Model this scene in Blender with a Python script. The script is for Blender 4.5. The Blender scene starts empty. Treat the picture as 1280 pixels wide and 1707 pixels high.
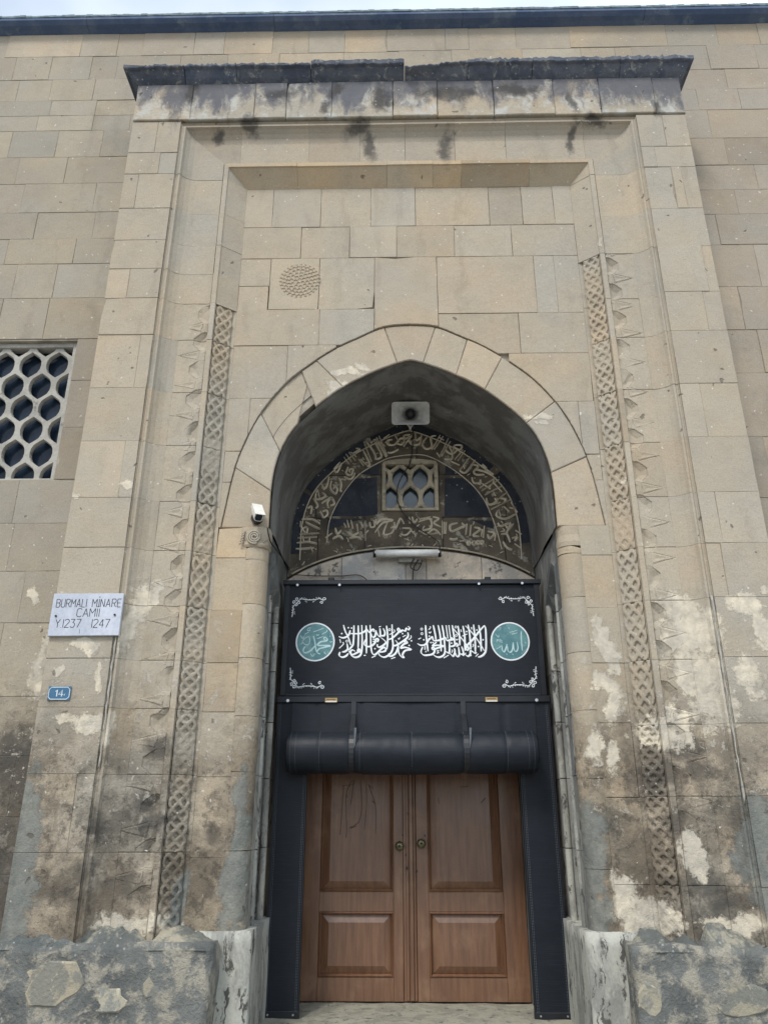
import bpy, bmesh, math, random
import numpy as np
from mathutils import Vector, Matrix, noise as mnoise
random.seed(7); rng = np.random.default_rng(7)
S = bpy.context.scene
COL = S.collection
# ------------------------------------------------------------------ camera
PITCH, YAW, ROLL, CX = 0.3784444, -0.01838365, 0.0007275, -0.13253922
FPX, W0, H0 = 1282.0, 1280.0, 1707.0
CAMP = Vector((CX, -6.0, 1.65))
_f = Vector((math.sin(YAW)*math.cos(PITCH), math.cos(YAW)*math.cos(PITCH), math.sin(PITCH)))
_r = Vector((math.cos(YAW), -math.sin(YAW), 0)); _u = _r.cross(_f)
_rt = _r*math.cos(ROLL)+_u*math.sin(ROLL); _up = -_r*math.sin(ROLL)+_u*math.cos(ROLL)
cd = bpy.data.cameras.new('camera'); cam = bpy.data.objects.new('camera', cd); COL.objects.link(cam)
cam.matrix_world = Matrix(((_rt.x,_up.x,-_f.x,CAMP.x),(_rt.y,_up.y,-_f.y,CAMP.y),(_rt.z,_up.z,-_f.z,CAMP.z),(0,0,0,1)))
cd.sensor_fit = 'VERTICAL'; cd.sensor_height = 24.0; cd.lens = 24.0*FPX/H0; cd.clip_end = 2000; cd.clip_start = .05
S.camera = cam
# ------------------------------------------------------------------ light
world = bpy.data.worlds.new('World'); S.world = world; world.use_nodes = True
nt = world.node_tree; nt.nodes.clear()
out = nt.nodes.new('ShaderNodeOutputWorld'); bg = nt.nodes.new('ShaderNodeBackground')
sky = nt.nodes.new('ShaderNodeTexSky'); sky.sky_type = 'NISHITA'; sky.sun_disc = False
SUN_EL, SUN_AZ = math.radians(52), math.radians(205)     # azimuth measured from +Y clockwise; soft sun behind thin cloud
sky.sun_elevation = SUN_EL; sky.sun_rotation = SUN_AZ; sky.air_density = 1.0; sky.dust_density = 2.0
tc = nt.nodes.new('ShaderNodeTexCoord'); mp = nt.nodes.new('ShaderNodeMapping'); mp.inputs['Scale'].default_value = (1.2,1.2,2.6)
nz = nt.nodes.new('ShaderNodeTexNoise'); nz.inputs['Scale'].default_value = 1.1; nz.inputs['Detail'].default_value = 5
cr = nt.nodes.new('ShaderNodeValToRGB'); cr.color_ramp.elements[0].position = .40; cr.color_ramp.elements[0].color=(.44,.44,.44,1); cr.color_ramp.elements[1].position = .62; cr.color_ramp.elements[1].color=(.96,.96,.96,1)
mx = nt.nodes.new('ShaderNodeMix'); mx.data_type='RGBA'; mx.inputs['B'].default_value = (7.6,8.5,9.5,1)
L = nt.links.new
L(tc.outputs['Generated'], mp.inputs['Vector']); L(mp.outputs[0], nz.inputs['Vector'])
sx=nt.nodes.new('ShaderNodeSeparateXYZ'); L(tc.outputs['Generated'],sx.inputs[0]); ad=nt.nodes.new('ShaderNodeMath'); ad.operation='MULTIPLY_ADD'; ad.inputs[1].default_value=.42; L(sx.outputs[0],ad.inputs[0]); L(nz.outputs['Fac'],ad.inputs[2]); L(ad.outputs[0],cr.inputs[0])
L(cr.outputs[0], mx.inputs['Factor']); L(sky.outputs[0], mx.inputs['A']); L(mx.outputs['Result'], bg.inputs[0]); L(bg.outputs[0], out.inputs[0])
bg.inputs[1].default_value = 0.10
sd = bpy.data.lights.new('sun','SUN'); sun = bpy.data.objects.new('sun', sd); COL.objects.link(sun)
sd.energy = 1.5; sd.angle = math.radians(13); sd.color = (1.0,.965,.90)
_sdir = Vector((math.sin(SUN_AZ)*math.cos(SUN_EL), math.cos(SUN_AZ)*math.cos(SUN_EL), math.sin(SUN_EL)))
sun.rotation_euler = (-_sdir).to_track_quat('-Z','Y').to_euler()
S.view_settings.view_transform = 'Standard'; S.view_settings.look = 'None'; S.view_settings.gamma = 1
S.view_settings.use_curve_mapping = False; S.view_settings.exposure = 0.76
S.cycles.max_bounces = 8

# ------------------------------------------------------------------ measuring and mesh helpers
def at(px, py, Y):
    v = _rt*((px-W0/2)/FPX) + _up*(-(py-H0/2)/FPX) + _f
    t = (Y-CAMP.y)/v.y
    return CAMP.x+v.x*t, CAMP.z+v.z*t
def zat(px, py, Y): return at(px,py,Y)[1]
def tag(o, label=None, cat=None, group=None, kind=None):
    if label: o['label']=label
    if cat: o['category']=cat
    if group: o['group']=group
    if kind: o['kind']=kind
    return o
def empty(name, loc, label, cat, group=None):
    o = bpy.data.objects.new(name, None); COL.objects.link(o); o.location = loc
    return tag(o,label,cat,group)
def link_mesh(name, me, mat, parent=None, tint=None, smooth=False):
    o = bpy.data.objects.new(name, me); COL.objects.link(o)
    if mat and not me.materials: me.materials.append(mat)
    if parent is not None:
        o.parent = parent
        loc = Vector((0,0,0)); p = parent
        while p is not None: loc += p.location; p = p.parent
        o.location = -loc
    if tint: o.color = (*tint,1)
    if smooth:
        me.polygons.foreach_set('use_smooth',[True]*len(me.polygons))
    return o
class MB:
    def __init__(s): s.v=[]; s.f=[]
    def add(s, vs, fs):
        n=len(s.v); s.v+= [tuple(v) for v in vs]; s.f+=[tuple(i+n for i in f) for f in fs]; return s
    def box(s, x0,x1,y0,y1,z0,z1, ch=0):
        if ch<=0:
            return s.add([(x0,y0,z0),(x1,y0,z0),(x1,y1,z0),(x0,y1,z0),(x0,y0,z1),(x1,y0,z1),(x1,y1,z1),(x0,y1,z1)],
              [(0,3,2,1),(4,5,6,7),(0,1,5,4),(1,2,6,5),(2,3,7,6),(3,0,4,7)])
        return s.prism([(x0,z0),(x1,z0),(x1,z1),(x0,z1)], y0, y1, ch)
    def prism(s, poly, y0, y1, ch=0):
        """polygon in X-Z (counter-clockwise seen from -Y), front at y0, back at y1, chamfered front edge"""
        n=len(poly)
        if ch>0:
            inn=inset(poly,ch)
            vs=[(x,y1,z) for x,z in poly]+[(x,y0+ch,z) for x,z in poly]+[(x,y0,z) for x,z in inn]
            fs=[tuple(range(n-1,-1,-1)), tuple(range(2*n,3*n))]
            for k in (0,1):
                for i in range(n):
                    j=(i+1)%n; fs.append((k*n+i,k*n+j,(k+1)*n+j,(k+1)*n+i))
        else:
            vs=[(x,y1,z) for x,z in poly]+[(x,y0,z) for x,z in poly]
            fs=[tuple(range(n-1,-1,-1)), tuple(range(n,2*n))]+[(i,(i+1)%n,n+(i+1)%n,n+i) for i in range(n)]
        return s.add(vs,fs)
    def tube(s, pts, r, n=8, caps=True, radii=None):
        pts=[Vector(p) for p in pts]; m=len(pts); vs=[]
        t0=(pts[1]-pts[0]).normalized(); a=Vector((0,0,1)) if abs(t0.z)<.9 else Vector((1,0,0))
        nn=t0.cross(a).normalized()
        for i,p in enumerate(pts):
            t=(pts[min(i+1,m-1)]-pts[max(i-1,0)]).normalized()
            nn=(nn-t*nn.dot(t)).normalized(); b=t.cross(nn); rr=radii[i] if radii else r
            for k in range(n):
                q=2*math.pi*k/n; vs.append(p+nn*(math.cos(q)*rr)+b*(math.sin(q)*rr))
        fs=[(i*n+k,i*n+(k+1)%n,(i+1)*n+(k+1)%n,(i+1)*n+k) for i in range(m-1) for k in range(n)]
        if caps: fs+=[tuple(range(n-1,-1,-1)),tuple(range((m-1)*n,m*n))]
        return s.add(vs,fs)
    def build(s, name, mat, parent=None, tint=None, smooth=False, kind=None):
        me=bpy.data.meshes.new(name); me.from_pydata(s.v,[],s.f); me.update()
        o=link_mesh(name,me,mat,parent,tint,smooth)
        if kind: o['kind']=kind
        return o
def inset(poly, d):
    n=len(poly); r=[]
    for i in range(n):
        a=Vector(poly[i-1]); b=Vector(poly[i]); c=Vector(poly[(i+1)%n])
        e1=(b-a); e2=(c-b)
        if e1.length<1e-7 or e2.length<1e-7: r.append(tuple(b)); continue
        e1.normalize(); e2.normalize()
        n1=Vector((-e1.y,e1.x)); n2=Vector((-e2.y,e2.x)); m=n1+n2
        if m.length<1e-4: m=n1
        m.normalize(); k=d/max(.45,m.dot(n1)); r.append((b.x+m.x*k,b.y+m.y*k))
    return r
def resample(poly, step, jit):
    r=[]; n=len(poly)
    for i in range(n):
        a=poly[i]; b=poly[(i+1)%n]; l=math.dist(a,b); k=max(1,int(l/step))
        for j in range(k):
            t=j/k; r.append((a[0]+(b[0]-a[0])*t+random.uniform(-jit,jit), a[1]+(b[1]-a[1])*t+random.uniform(-jit,jit)))
    return r
def stone(poly, yf, yb, mat, parent, tint=None, name='stone_block', ch=.0028, jit=.0016, gap=None, step=.16, proud=.004, chip=.12):
    """one ashlar block: uneven outline, soft arris, standing slightly proud or shy"""
    g = gap*.6 if gap is not None else random.choice((.0004,.0006,.0008,.0012,.0022))
    p=inset(poly,g)
    p=resample(p,step,jit)
    if random.random()<chip:
        k=random.randrange(len(p)); c=Vector((sum(q[0] for q in p)/len(p),sum(q[1] for q in p)/len(p)))
        q=Vector(p[k]); p[k]=tuple(q+(c-q).normalized()*random.uniform(.012,.03))
    y=yf+random.uniform(-proud,proud)
    return MB().prism(p,y,yb,ch).build(name,mat,parent,tint)
def rtint(base=(1,1,1), v=.06, warm=.04):
    k=1+random.uniform(-v,v); w=random.uniform(-warm,warm)
    if random.random()<.16: k*=random.choice((.88,1.08)); 
    return (base[0]*k*(1+w), base[1]*k, base[2]*k*(1-w*1.3))

# ------------------------------------------------------------------ materials
def new_mat(name):
    m=bpy.data.materials.new(name); m.use_nodes=True; t=m.node_tree
    b=t.nodes['Principled BSDF']; return m,t,b
class G:
    """tiny node writer"""
    def __init__(s,t): s.t=t
    def n(s,ty,**kw):
        x=s.t.nodes.new(ty)
        for k,v in kw.items():
            if k.startswith('i_'):
                key=k[2:]; key=int(key) if key.isdigit() else key
                s.set(x.inputs[key],v)
            else: setattr(x,k,v)
        return x
    def set(s,inp,v):
        if isinstance(v,bpy.types.NodeSocket): s.t.links.new(v,inp)
        elif isinstance(v,(tuple,list)) and inp.type=='RGBA' and len(v)==3: inp.default_value=(*v,1)
        else: inp.default_value=v
    def math(s,op,a,b=0.0,c=0.0,clamp=False):
        x=s.n('ShaderNodeMath',operation=op,use_clamp=clamp); s.set(x.inputs[0],a); s.set(x.inputs[1],b); s.set(x.inputs[2],c); return x.outputs[0]
    def vmath(s,op,a,b=(0,0,0),c=(0,0,0)):
        x=s.n('ShaderNodeVectorMath',operation=op); s.set(x.inputs[0],a)
        if len(x.inputs)>1: s.set(x.inputs[1],b)
        if op=='MULTIPLY_ADD': s.set(x.inputs[2],c)
        return x.outputs['Value'] if op in('LENGTH','DOT_PRODUCT','DISTANCE') else x.outputs[0]
    def mix(s,f,a,b,bt='MIX'):
        x=s.n('ShaderNodeMix',data_type='RGBA',blend_type=bt); s.set(x.inputs['Factor'],f); s.set(x.inputs['A'],a); s.set(x.inputs['B'],b); return x.outputs['Result']
    def noise(s,vec,scale,detail=4,rough=.55,dist=0.0,col=False):
        x=s.n('ShaderNodeTexNoise'); s.set(x.inputs['Vector'],vec); x.inputs['Scale'].default_value=scale; x.inputs['Detail'].default_value=detail
        x.inputs['Roughness'].default_value=rough; x.inputs['Distortion'].default_value=dist
        return x.outputs['Color'] if col else x.outputs['Fac']
    def step(s,v,a,b,lo=0.,hi=1.):
        x=s.n('ShaderNodeMapRange'); x.interpolation_type='SMOOTHSTEP'; s.set(x.inputs[0],v)
        x.inputs[1].default_value=a; x.inputs[2].default_value=b; x.inputs[3].default_value=lo; x.inputs[4].default_value=hi
        return x.outputs[0]
    def vor(s,vec,scale,feat='F1',col=False):
        x=s.n('ShaderNodeTexVoronoi',feature=feat); s.set(x.inputs['Vector'],vec); x.inputs['Scale'].default_value=scale
        return (x.outputs['Distance'],x.outputs['Color'])
    def blobs(s,vec,lst,base=9.0):
        """smallest normalised distance to a list of ellipses (X,Z,rx,rz) standing on the wall"""
        cur=None
        for X,Z,rx,rz in lst:
            d=s.vmath('LENGTH', s.vmath('MULTIPLY_ADD',vec,(1/rx,0,1/rz),(-X/rx,0,-Z/rz)))
            cur = d if cur is None else s.math('SMOOTH_MIN',cur,d,.25)
        return cur
def pb(lst, Y):     # ellipses measured in the photograph, laid onto the plane at depth Y
    r=[]
    for px,py,rx,ry in lst:
        X,Z=at(px,py,Y); X1=at(px+rx,py,Y)[0]; Z1=at(px,py-ry,Y)[1]
        r.append((X,Z,X1-X,Z1-Z))
    return r
CEMENT = pb([(40,1390,35,110),(28,1510,40,110),(388,1440,24,150),(397,1330,17,50),(293,1510,15,50),(285,1545,18,12),(1000,1440,28,120),(1005,1540,38,55),(1255,1400,32,95),(1275,1500,25,50),(335,1590,60,20),(190,1570,60,14)],.05)
PALE = pb([(232,1000,20,38),(215,1050,18,45),(252,985,18,22),(150,1085,26,14),(168,1130,7,24),(96,1130,12,7),(30,1075,18,60),(18,1110,20,50),(10,965,10,20),(85,970,8,20),(130,830,10,6),(205,815,16,6),
  (1135,1010,35,30),(1160,1055,45,45),(1120,1060,25,35),(1165,1125,40,45),(1190,1175,35,55),(1120,1215,50,40),(1240,1010,26,24),(1265,1050,18,30),(1240,1120,26,45),(1220,1000,12,10),(1270,985,12,8),(1010,1060,16,30),(1000,1030,14,12),(1025,1085,16,35),(1010,1130,20,15),(1030,1160,14,45),
  (1000,1240,18,40),(1035,1260,14,30),(215,1545,62,22),(290,1560,22,15),(1100,1545,60,45),(1060,1500,18,40),(1230,1545,60,20),(1160,1425,25,35),(150,1210,30,20),(115,1200,20,14),(180,1215,12,30),(580,605,30,8),(560,625,24,9),(545,640,10,12),(605,593,14,5),(900,675,22,8),(907,690,10,6),(1040,800,8,4),(1000,405,6,6)],.05)
DARK = pb([(265,1240,24,26),(240,1330,34,26),(250,1375,34,22),(210,1475,36,26),(185,1480,22,30),(165,1385,16,12),(100,1490,40,26),(1115,1480,30,24),(1105,1300,60,30),(1150,1250,40,30),(1085,1470,30,18),(1230,1500,45,18),(1170,1290,38,28),(340,1385,13,16),(345,1500,15,22),(500,560,2,2),(1130,1375,20,26),
   (600,215,22,12),(615,240,12,22),(745,240,14,30),(545,190,9,16),(640,175,20,22),(560,160,12,14),(990,208,24,12),(955,230,9,25),(420,215,16,14),(365,225,12,14),(745,165,60,14),(860,160,50,12),(1090,185,9,16),(470,165,30,10),(320,160,12,26),(950,180,8,22)],.05)
TOPBAND = (8.02, 9.06)
WALLDARK = pb([(30,1290,60,90),(25,1400,60,110),(10,1530,50,90),(95,1230,30,30)],.6)
def stone_mat(name, base=(.40,.35,.275), rough_tone=1.0, grime_shade=True, masks=True, dark_left=False, bump=1.0, tone2=(.33,.315,.275), dark=None):
    m,t,b=new_mat(name); g=G(t)
    P=g.n('ShaderNodeNewGeometry').outputs['Position']
    oi=g.n('ShaderNodeObjectInfo')
    wcol=g.noise(P,2.6,4,.6,col=True)
    wv=g.vmath('MULTIPLY_ADD',wcol,(.30,.30,.30),(-.15,-.15,-.15)); Pw=g.vmath('ADD',P,wv)
    fine=g.noise(P,16,5,.65); mid=g.noise(P,4.2,5,.6); low=g.noise(P,.85,4,.55); grain=g.noise(P,75,3,.7)
    sep=g.n('ShaderNodeSeparateXYZ',i_0=P); Z=sep.outputs[2]; X=sep.outputs[0]
    seed=g.vmath('ADD',P,g.n('ShaderNodeCombineXYZ',i_0=g.math('MULTIPLY',oi.outputs['Random'],37.0),i_2=g.math('MULTIPLY',oi.outputs['Random'],91.0)).outputs[0])
    own=g.noise(seed,1.8,4,.55)
    c=g.mix(1.0,base,oi.outputs['Color'],'MULTIPLY')
    c=g.mix(g.step(low,.38,.66),c,g.mix(.55,c,tone2))
    c=g.mix(g.step(own,.35,.75,0,.55),c,g.mix(1.0,c,(1.08,.98,.86),'MULTIPLY'))
    c=g.mix(g.step(mid,.42,.72,0,.32),c,g.mix(1.0,c,(.74,.75,.76),'MULTIPLY'))
    c=g.mix(g.step(grain,.42,.70,0,.45),c,g.mix(1.0,c,(.70,.68,.66),'MULTIPLY'))
    c=g.mix(g.step(fine,.50,.72,0,.25),c,g.mix(1.0,c,(1.14,1.13,1.10),'MULTIPLY'))
    # vertical rain streaks
    sv=g.vmath('MULTIPLY',Pw,(7.,7.,.55)); st=g.noise(sv,1.0,5,.6)
    c=g.mix(g.step(st,.54,.74,0,.38),c,g.mix(1.0,c,(.70,.69,.68),'MULTIPLY'))
    rough_z=g.step(Z,3.2,1.4,1.,2.4)
    h=g.math('MULTIPLY',g.math('ADD',g.math('MULTIPLY',fine,.7),g.math('MULTIPLY',grain,.32)),rough_z)
    if masks:
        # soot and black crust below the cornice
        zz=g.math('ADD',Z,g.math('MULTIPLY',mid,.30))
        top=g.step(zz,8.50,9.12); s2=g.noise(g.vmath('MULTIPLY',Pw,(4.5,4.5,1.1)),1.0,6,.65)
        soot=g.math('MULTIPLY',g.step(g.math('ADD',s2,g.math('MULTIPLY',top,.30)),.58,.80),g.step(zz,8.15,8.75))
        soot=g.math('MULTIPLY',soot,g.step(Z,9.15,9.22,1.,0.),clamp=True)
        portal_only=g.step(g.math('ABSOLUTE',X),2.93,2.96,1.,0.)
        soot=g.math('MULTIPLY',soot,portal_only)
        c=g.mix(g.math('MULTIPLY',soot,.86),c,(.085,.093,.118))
        pale_top=g.math('MULTIPLY',g.math('MULTIPLY',g.math('MULTIPLY',g.step(g.noise(Pw,3.4,5,.7),.46,.60),g.step(Z,8.49,8.51)),portal_only),g.step(Z,9.10,9.15,1.,0.))
        c=g.mix(g.math('MULTIPLY',pale_top,g.math('SUBTRACT',.85,g.math('MULTIPLY',soot,.8))),c,(.45,.45,.42))
        # blackened patches
        d=g.blobs(Pw,dark or DARK); dn=g.math('ADD',d,g.math('MULTIPLY',g.math('SUBTRACT',fine,.5),1.5))
        dk=g.step(dn,1.25,.35)
        c=g.mix(g.math('MULTIPLY',dk,.80),c,(.055,.052,.05))
    if grime_shade:  # noisy dirt low down, with the light falloff toward the ground painted in
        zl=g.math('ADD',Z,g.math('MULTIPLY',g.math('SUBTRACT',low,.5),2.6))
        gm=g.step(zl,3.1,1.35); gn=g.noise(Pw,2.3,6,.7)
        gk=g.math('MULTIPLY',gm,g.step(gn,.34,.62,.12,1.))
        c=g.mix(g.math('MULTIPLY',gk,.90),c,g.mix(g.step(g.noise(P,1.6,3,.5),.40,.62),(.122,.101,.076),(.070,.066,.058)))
        # whitewash crumbs left over the lower courses
        cz=g.math('MULTIPLY',g.step(Z,3.6,2.5),g.step(Z,1.2,1.9))
        cr_=g.math('MULTIPLY',g.step(g.noise(Pw,9,7,.8),.56,.61),cz)
        c=g.mix(g.math('MULTIPLY',cr_,.70),c,(.44,.41,.35)); h=g.math('ADD',h,g.math('MULTIPLY',cr_,.35))
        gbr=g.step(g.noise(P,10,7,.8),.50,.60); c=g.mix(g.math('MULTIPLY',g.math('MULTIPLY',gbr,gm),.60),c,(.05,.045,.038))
    if masks:
        for lst,colr,k in ((PALE,(.52,.48,.40),.88),(CEMENT,(.165,.180,.172),.80)):
            d=g.blobs(Pw,lst); dn=g.math('ADD',d,g.math('MULTIPLY',g.math('SUBTRACT',g.noise(P,9,8,.78),.5),3.0))
            mk=g.step(dn,1.05,.72)
            cc=g.mix(g.step(fine,.35,.65),colr,tuple(q*.80 for q in colr)); cc=g.mix(g.step(g.noise(Pw,3.3,6,.7),.40,.64),cc,g.mix(1.0,cc,(1.35,1.30,1.22),'MULTIPLY')); cc=g.mix(g.step(st,.5,.66,0,.6),cc,g.mix(1.0,cc,(.62,.62,.62),'MULTIPLY'))
            c=g.mix(g.math('MULTIPLY',mk,k),c,cc); h=g.math('ADD',h,g.math('MULTIPLY',mk,.5))
    # lime specks and pits
    d,cc=g.vor(g.vmath('MULTIPLY_ADD',g.noise(P,22,2,.5,col=True),(.06,.06,.06),P),17); sp=g.math('MULTIPLY',g.step(d,.17,.09),g.step(g.n('ShaderNodeSeparateColor',i_0=cc).outputs[0],.78,.80))
    sp=g.math('MULTIPLY',sp,g.step(mid,.40,.5)); c=g.mix(g.math('MULTIPLY',sp,.75),c,(.62,.60,.55))
    d2,c2=g.vor(g.vmath('ADD',Pw,(3.1,1.7,5.3)),7.5); pt=g.math('MULTIPLY',g.step(d2,.15,.08),g.step(g.n('ShaderNodeSeparateColor',i_0=c2).outputs[1],.72,.74))
    c=g.mix(g.math('MULTIPLY',pt,.65),c,(.09,.075,.06)); h=g.math('SUBTRACT',h,g.math('MULTIPLY',pt,.8))
    t.links.new(c,b.inputs['Base Color']); b.inputs['Roughness'].default_value=.95; b.inputs['Specular IOR Level'].default_value=.25
    bp=g.n('ShaderNodeBump',i_Height=h); bp.inputs['Strength'].default_value=.55*bump; bp.inputs['Distance'].default_value=.014
    t.links.new(bp.outputs[0],b.inputs['Normal'])
    return m
def mottled(name, c1, c2, c3, scale=3.0, rough=.9, bump=.5, thr=(.42,.60), thr2=(.56,.66), streak=False, dist=.012, spec=.25, speck=None):
    m,t,b=new_mat(name); g=G(t)
    P=g.n('ShaderNodeNewGeometry').outputs['Position']; oi=g.n('ShaderNodeObjectInfo')
    wc=g.noise(P,3.1,4,.6,col=True); Pw=g.vmath('ADD',P,g.vmath('MULTIPLY_ADD',wc,(.2,.2,.2),(-.1,-.1,-.1)))
    v=g.vmath('MULTIPLY',Pw,(2.2,2.2,.6)) if streak else Pw
    a=g.noise(v,scale,6,.65); e=g.noise(g.vmath('ADD',v,(5,9,2)),scale*2.1,6,.7); f=g.noise(P,40,4,.7)
    c=g.mix(g.step(a,*thr),c1,c2); c=g.mix(g.step(e,*thr2),c,c3)
    c=g.mix(g.step(f,.4,.7,0,.35),c,g.mix(1.0,c,(.65,.65,.65),'MULTIPLY'))
    if speck:
        d,cc=g.vor(P,18); sp=g.math('MULTIPLY',g.step(d,.20,.08),g.step(g.n('ShaderNodeSeparateColor',i_0=cc).outputs[0],.6,.62)); c=g.mix(g.math('MULTIPLY',sp,.8),c,speck)
    c=g.mix(1.0,c,oi.outputs['Color'],'MULTIPLY')
    t.links.new(c,b.inputs['Base Color']); b.inputs['Roughness'].default_value=rough; b.inputs['Specular IOR Level'].default_value=spec
    h=g.math('ADD',g.math('MULTIPLY',e,.7),g.math('MULTIPLY',f,.35))
    bp=g.n('ShaderNodeBump',i_Height=h); bp.inputs['Strength'].default_value=bump; bp.inputs['Distance'].default_value=dist
    t.links.new(bp.outputs[0],b.inputs['Normal']); return m
def plain(name, col, rough=.5, metal=0., noise_amt=.12, scale=20, bump=.0, spec=.5):
    m,t,b=new_mat(name); g=G(t); P=g.n('ShaderNodeNewGeometry').outputs['Position']
    n=g.noise(P,scale,4,.6); c=g.mix(g.step(n,.3,.7),tuple(q*(1-noise_amt) for q in col),tuple(min(1,q*(1+noise_amt)) for q in col))
    t.links.new(c,b.inputs['Base Color']); b.inputs['Roughness'].default_value=rough; b.inputs['Metallic'].default_value=metal; b.inputs['Specular IOR Level'].default_value=spec
    if bump:
        bp=g.n('ShaderNodeBump',i_Height=n); bp.inputs['Strength'].default_value=bump; bp.inputs['Distance'].default_value=.004; t.links.new(bp.outputs[0],b.inputs['Normal'])
    return m
M={}
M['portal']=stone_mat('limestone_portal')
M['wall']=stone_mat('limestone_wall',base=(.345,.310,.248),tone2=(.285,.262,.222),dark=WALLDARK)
M['mortar']=plain('mortar',(.27,.24,.195),.95,noise_amt=.25,scale=9)
M['cornice']=mottled('blackened_cornice_stone',(.085,.100,.135),(.13,.142,.172),(.27,.28,.27),5.0,thr2=(.54,.66),bump=1.0,dist=.02,speck=(.35,.36,.36))
M['coping']=mottled('slate_blue_coping',(.075,.11,.19),(.11,.145,.22),(.15,.19,.25),2.0,bump=.25)
M['coping_top']=mottled('weathered_lead_edge',(.20,.26,.27),(.13,.17,.19),(.06,.07,.08),9.0,bump=.25)
M['soot']=mottled('sooted_vault_plaster',(.120,.112,.102),(.200,.198,.185),(.30,.295,.275),1.5,thr2=(.58,.78),streak=True,bump=.4)
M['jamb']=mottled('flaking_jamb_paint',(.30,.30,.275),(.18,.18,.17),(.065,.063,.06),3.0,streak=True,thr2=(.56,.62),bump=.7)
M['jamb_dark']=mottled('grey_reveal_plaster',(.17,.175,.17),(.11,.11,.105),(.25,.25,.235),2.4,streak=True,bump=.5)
M['cement']=mottled('cement_render',(.165,.172,.162),(.110,.117,.114),(.31,.29,.24),2.6,thr=(.38,.60),thr2=(.47,.60),bump=1.4,dist=.03,speck=(.33,.34,.33))
M['rubble']=mottled('plinth_rubble_stone',(.26,.245,.20),(.16,.165,.155),(.34,.32,.26),5.0,thr=(.46,.54),bump=1.0,dist=.02)
M['pale_mortar']=mottled('pale_crumbling_mortar',(.33,.31,.25),(.25,.235,.19),(.13,.125,.11),6.0,thr2=(.56,.64),bump=.9,dist=.02,speck=(.42,.40,.35))
M['lintel']=mottled('lintel_plaster',(.58,.51,.42),(.40,.37,.33),(.15,.14,.13),3.4,thr2=(.57,.63),bump=.5)
M['slab_paint']=mottled('black_painted_tympanum',(.030,.034,.044),(.045,.050,.060),(.13,.12,.10),5.0,thr2=(.64,.70),bump=.4,speck=(.36,.36,.33))
M['slab_stone']=mottled('stained_tympanum_stone',(.135,.110,.080),(.080,.067,.052),(.33,.30,.24),4.0,thr2=(.56,.64),bump=.5)
M['carve']=mottled('worn_relief_lettering',(.70,.63,.50),(.58,.52,.41),(.34,.30,.24),5.0,bump=.3)
M['frame']=mottled('weathered_window_stone',(.46,.40,.29),(.32,.28,.21),(.17,.15,.12),5.0,bump=.5)
M['lattice']=mottled('lattice_plaster',(.40,.385,.345),(.31,.30,.27),(.17,.16,.145),4.0,thr2=(.60,.70),bump=.4)
M['glass']=plain('dark_window_glass',(.016,.026,.042),.12,noise_amt=.4,scale=4,spec=.18)
M['glass2']=plain('dusty_window_glass',(.030,.050,.062),.16,noise_amt=.4,scale=6,spec=.8)
M['white_print']=plain('white_print',(.72,.76,.78),.55,noise_amt=.04)
M['pale_print']=plain('pale_blue_print',(.42,.60,.62),.5,noise_amt=.08)
M['teal']=mottled('teal_medallion_print',(.060,.175,.195),(.110,.255,.265),(.24,.36,.37),7.0,rough=.32,thr2=(.52,.72),bump=.02,spec=.5)
M['brass']=plain('brass_tag',(.42,.27,.11),.4,.6)
M['black_metal']=plain('black_metal',(.012,.012,.013),.4,.2)
M['screw']=plain('bright_screw',(.55,.56,.58),.3,.8)
M['white_case']=plain('white_painted_housing',(.62,.61,.56),.45,noise_amt=.08)
M['horn']=plain('grey_horn_plastic',(.55,.55,.53),.55,noise_amt=.10)
M['tube']=plain('frosted_white_tube',(.80,.80,.77),.35,noise_amt=.08)
M['cable']=plain('black_cable',(.018,.017,.016),.6)
M['marble']=mottled('pale_blue_grey_marble',(.50,.53,.60),(.42,.45,.52),(.34,.37,.43),2.2,rough=.35,streak=True,bump=.02,spec=.5,thr2=(.58,.75))
M['ink']=plain('engraved_dark_ink',(.035,.037,.045),.7)
M['blue']=plain('blue_enamel',(.035,.115,.21),.35,noise_amt=.1)
M['enamel_white']=plain('white_enamel',(.55,.62,.64),.4)
M['asphalt']=mottled('asphalt',(.05,.05,.05),(.06,.06,.058),(.045,.045,.045),8.0,bump=.4)
M['paving']=mottled('street_paving',(.36,.34,.30),(.30,.285,.25),(.40,.38,.34),3.0,bump=.5)
def vinyl():
    m,t,b=new_mat('black_vinyl_curtain'); g=G(t); P=g.n('ShaderNodeNewGeometry').outputs['Position']
    n=g.noise(P,1.4,4,.6); w=g.noise(g.vmath('MULTIPLY',P,(6,6,160)),1.0,3,.6)
    c=g.mix(g.step(n,.35,.7),(.0060,.0090,.0150),(.0105,.0140,.0205)); c=g.mix(g.step(w,.5,.72,0,.5),c,(.017,.022,.030))
    t.links.new(c,b.inputs['Base Color']); b.inputs['Roughness'].default_value=.52; b.inputs['Specular IOR Level'].default_value=.30
    h=g.math('ADD',g.math('MULTIPLY',w,.25),g.math('MULTIPLY',g.noise(P,2.2,3,.5),3.0))
    bp=g.n('ShaderNodeBump',i_Height=h); bp.inputs['Strength'].default_value=.35; bp.inputs['Distance'].default_value=.012; t.links.new(bp.outputs[0],b.inputs['Normal'])
    return m
M['vinyl']=vinyl()
M['vinyl_trim']=plain('black_vinyl_binding',(.007,.009,.013),.42,noise_amt=.3,scale=8)
M['stitch']=plain('grey_stitching',(.10,.115,.13),.8)
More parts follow.
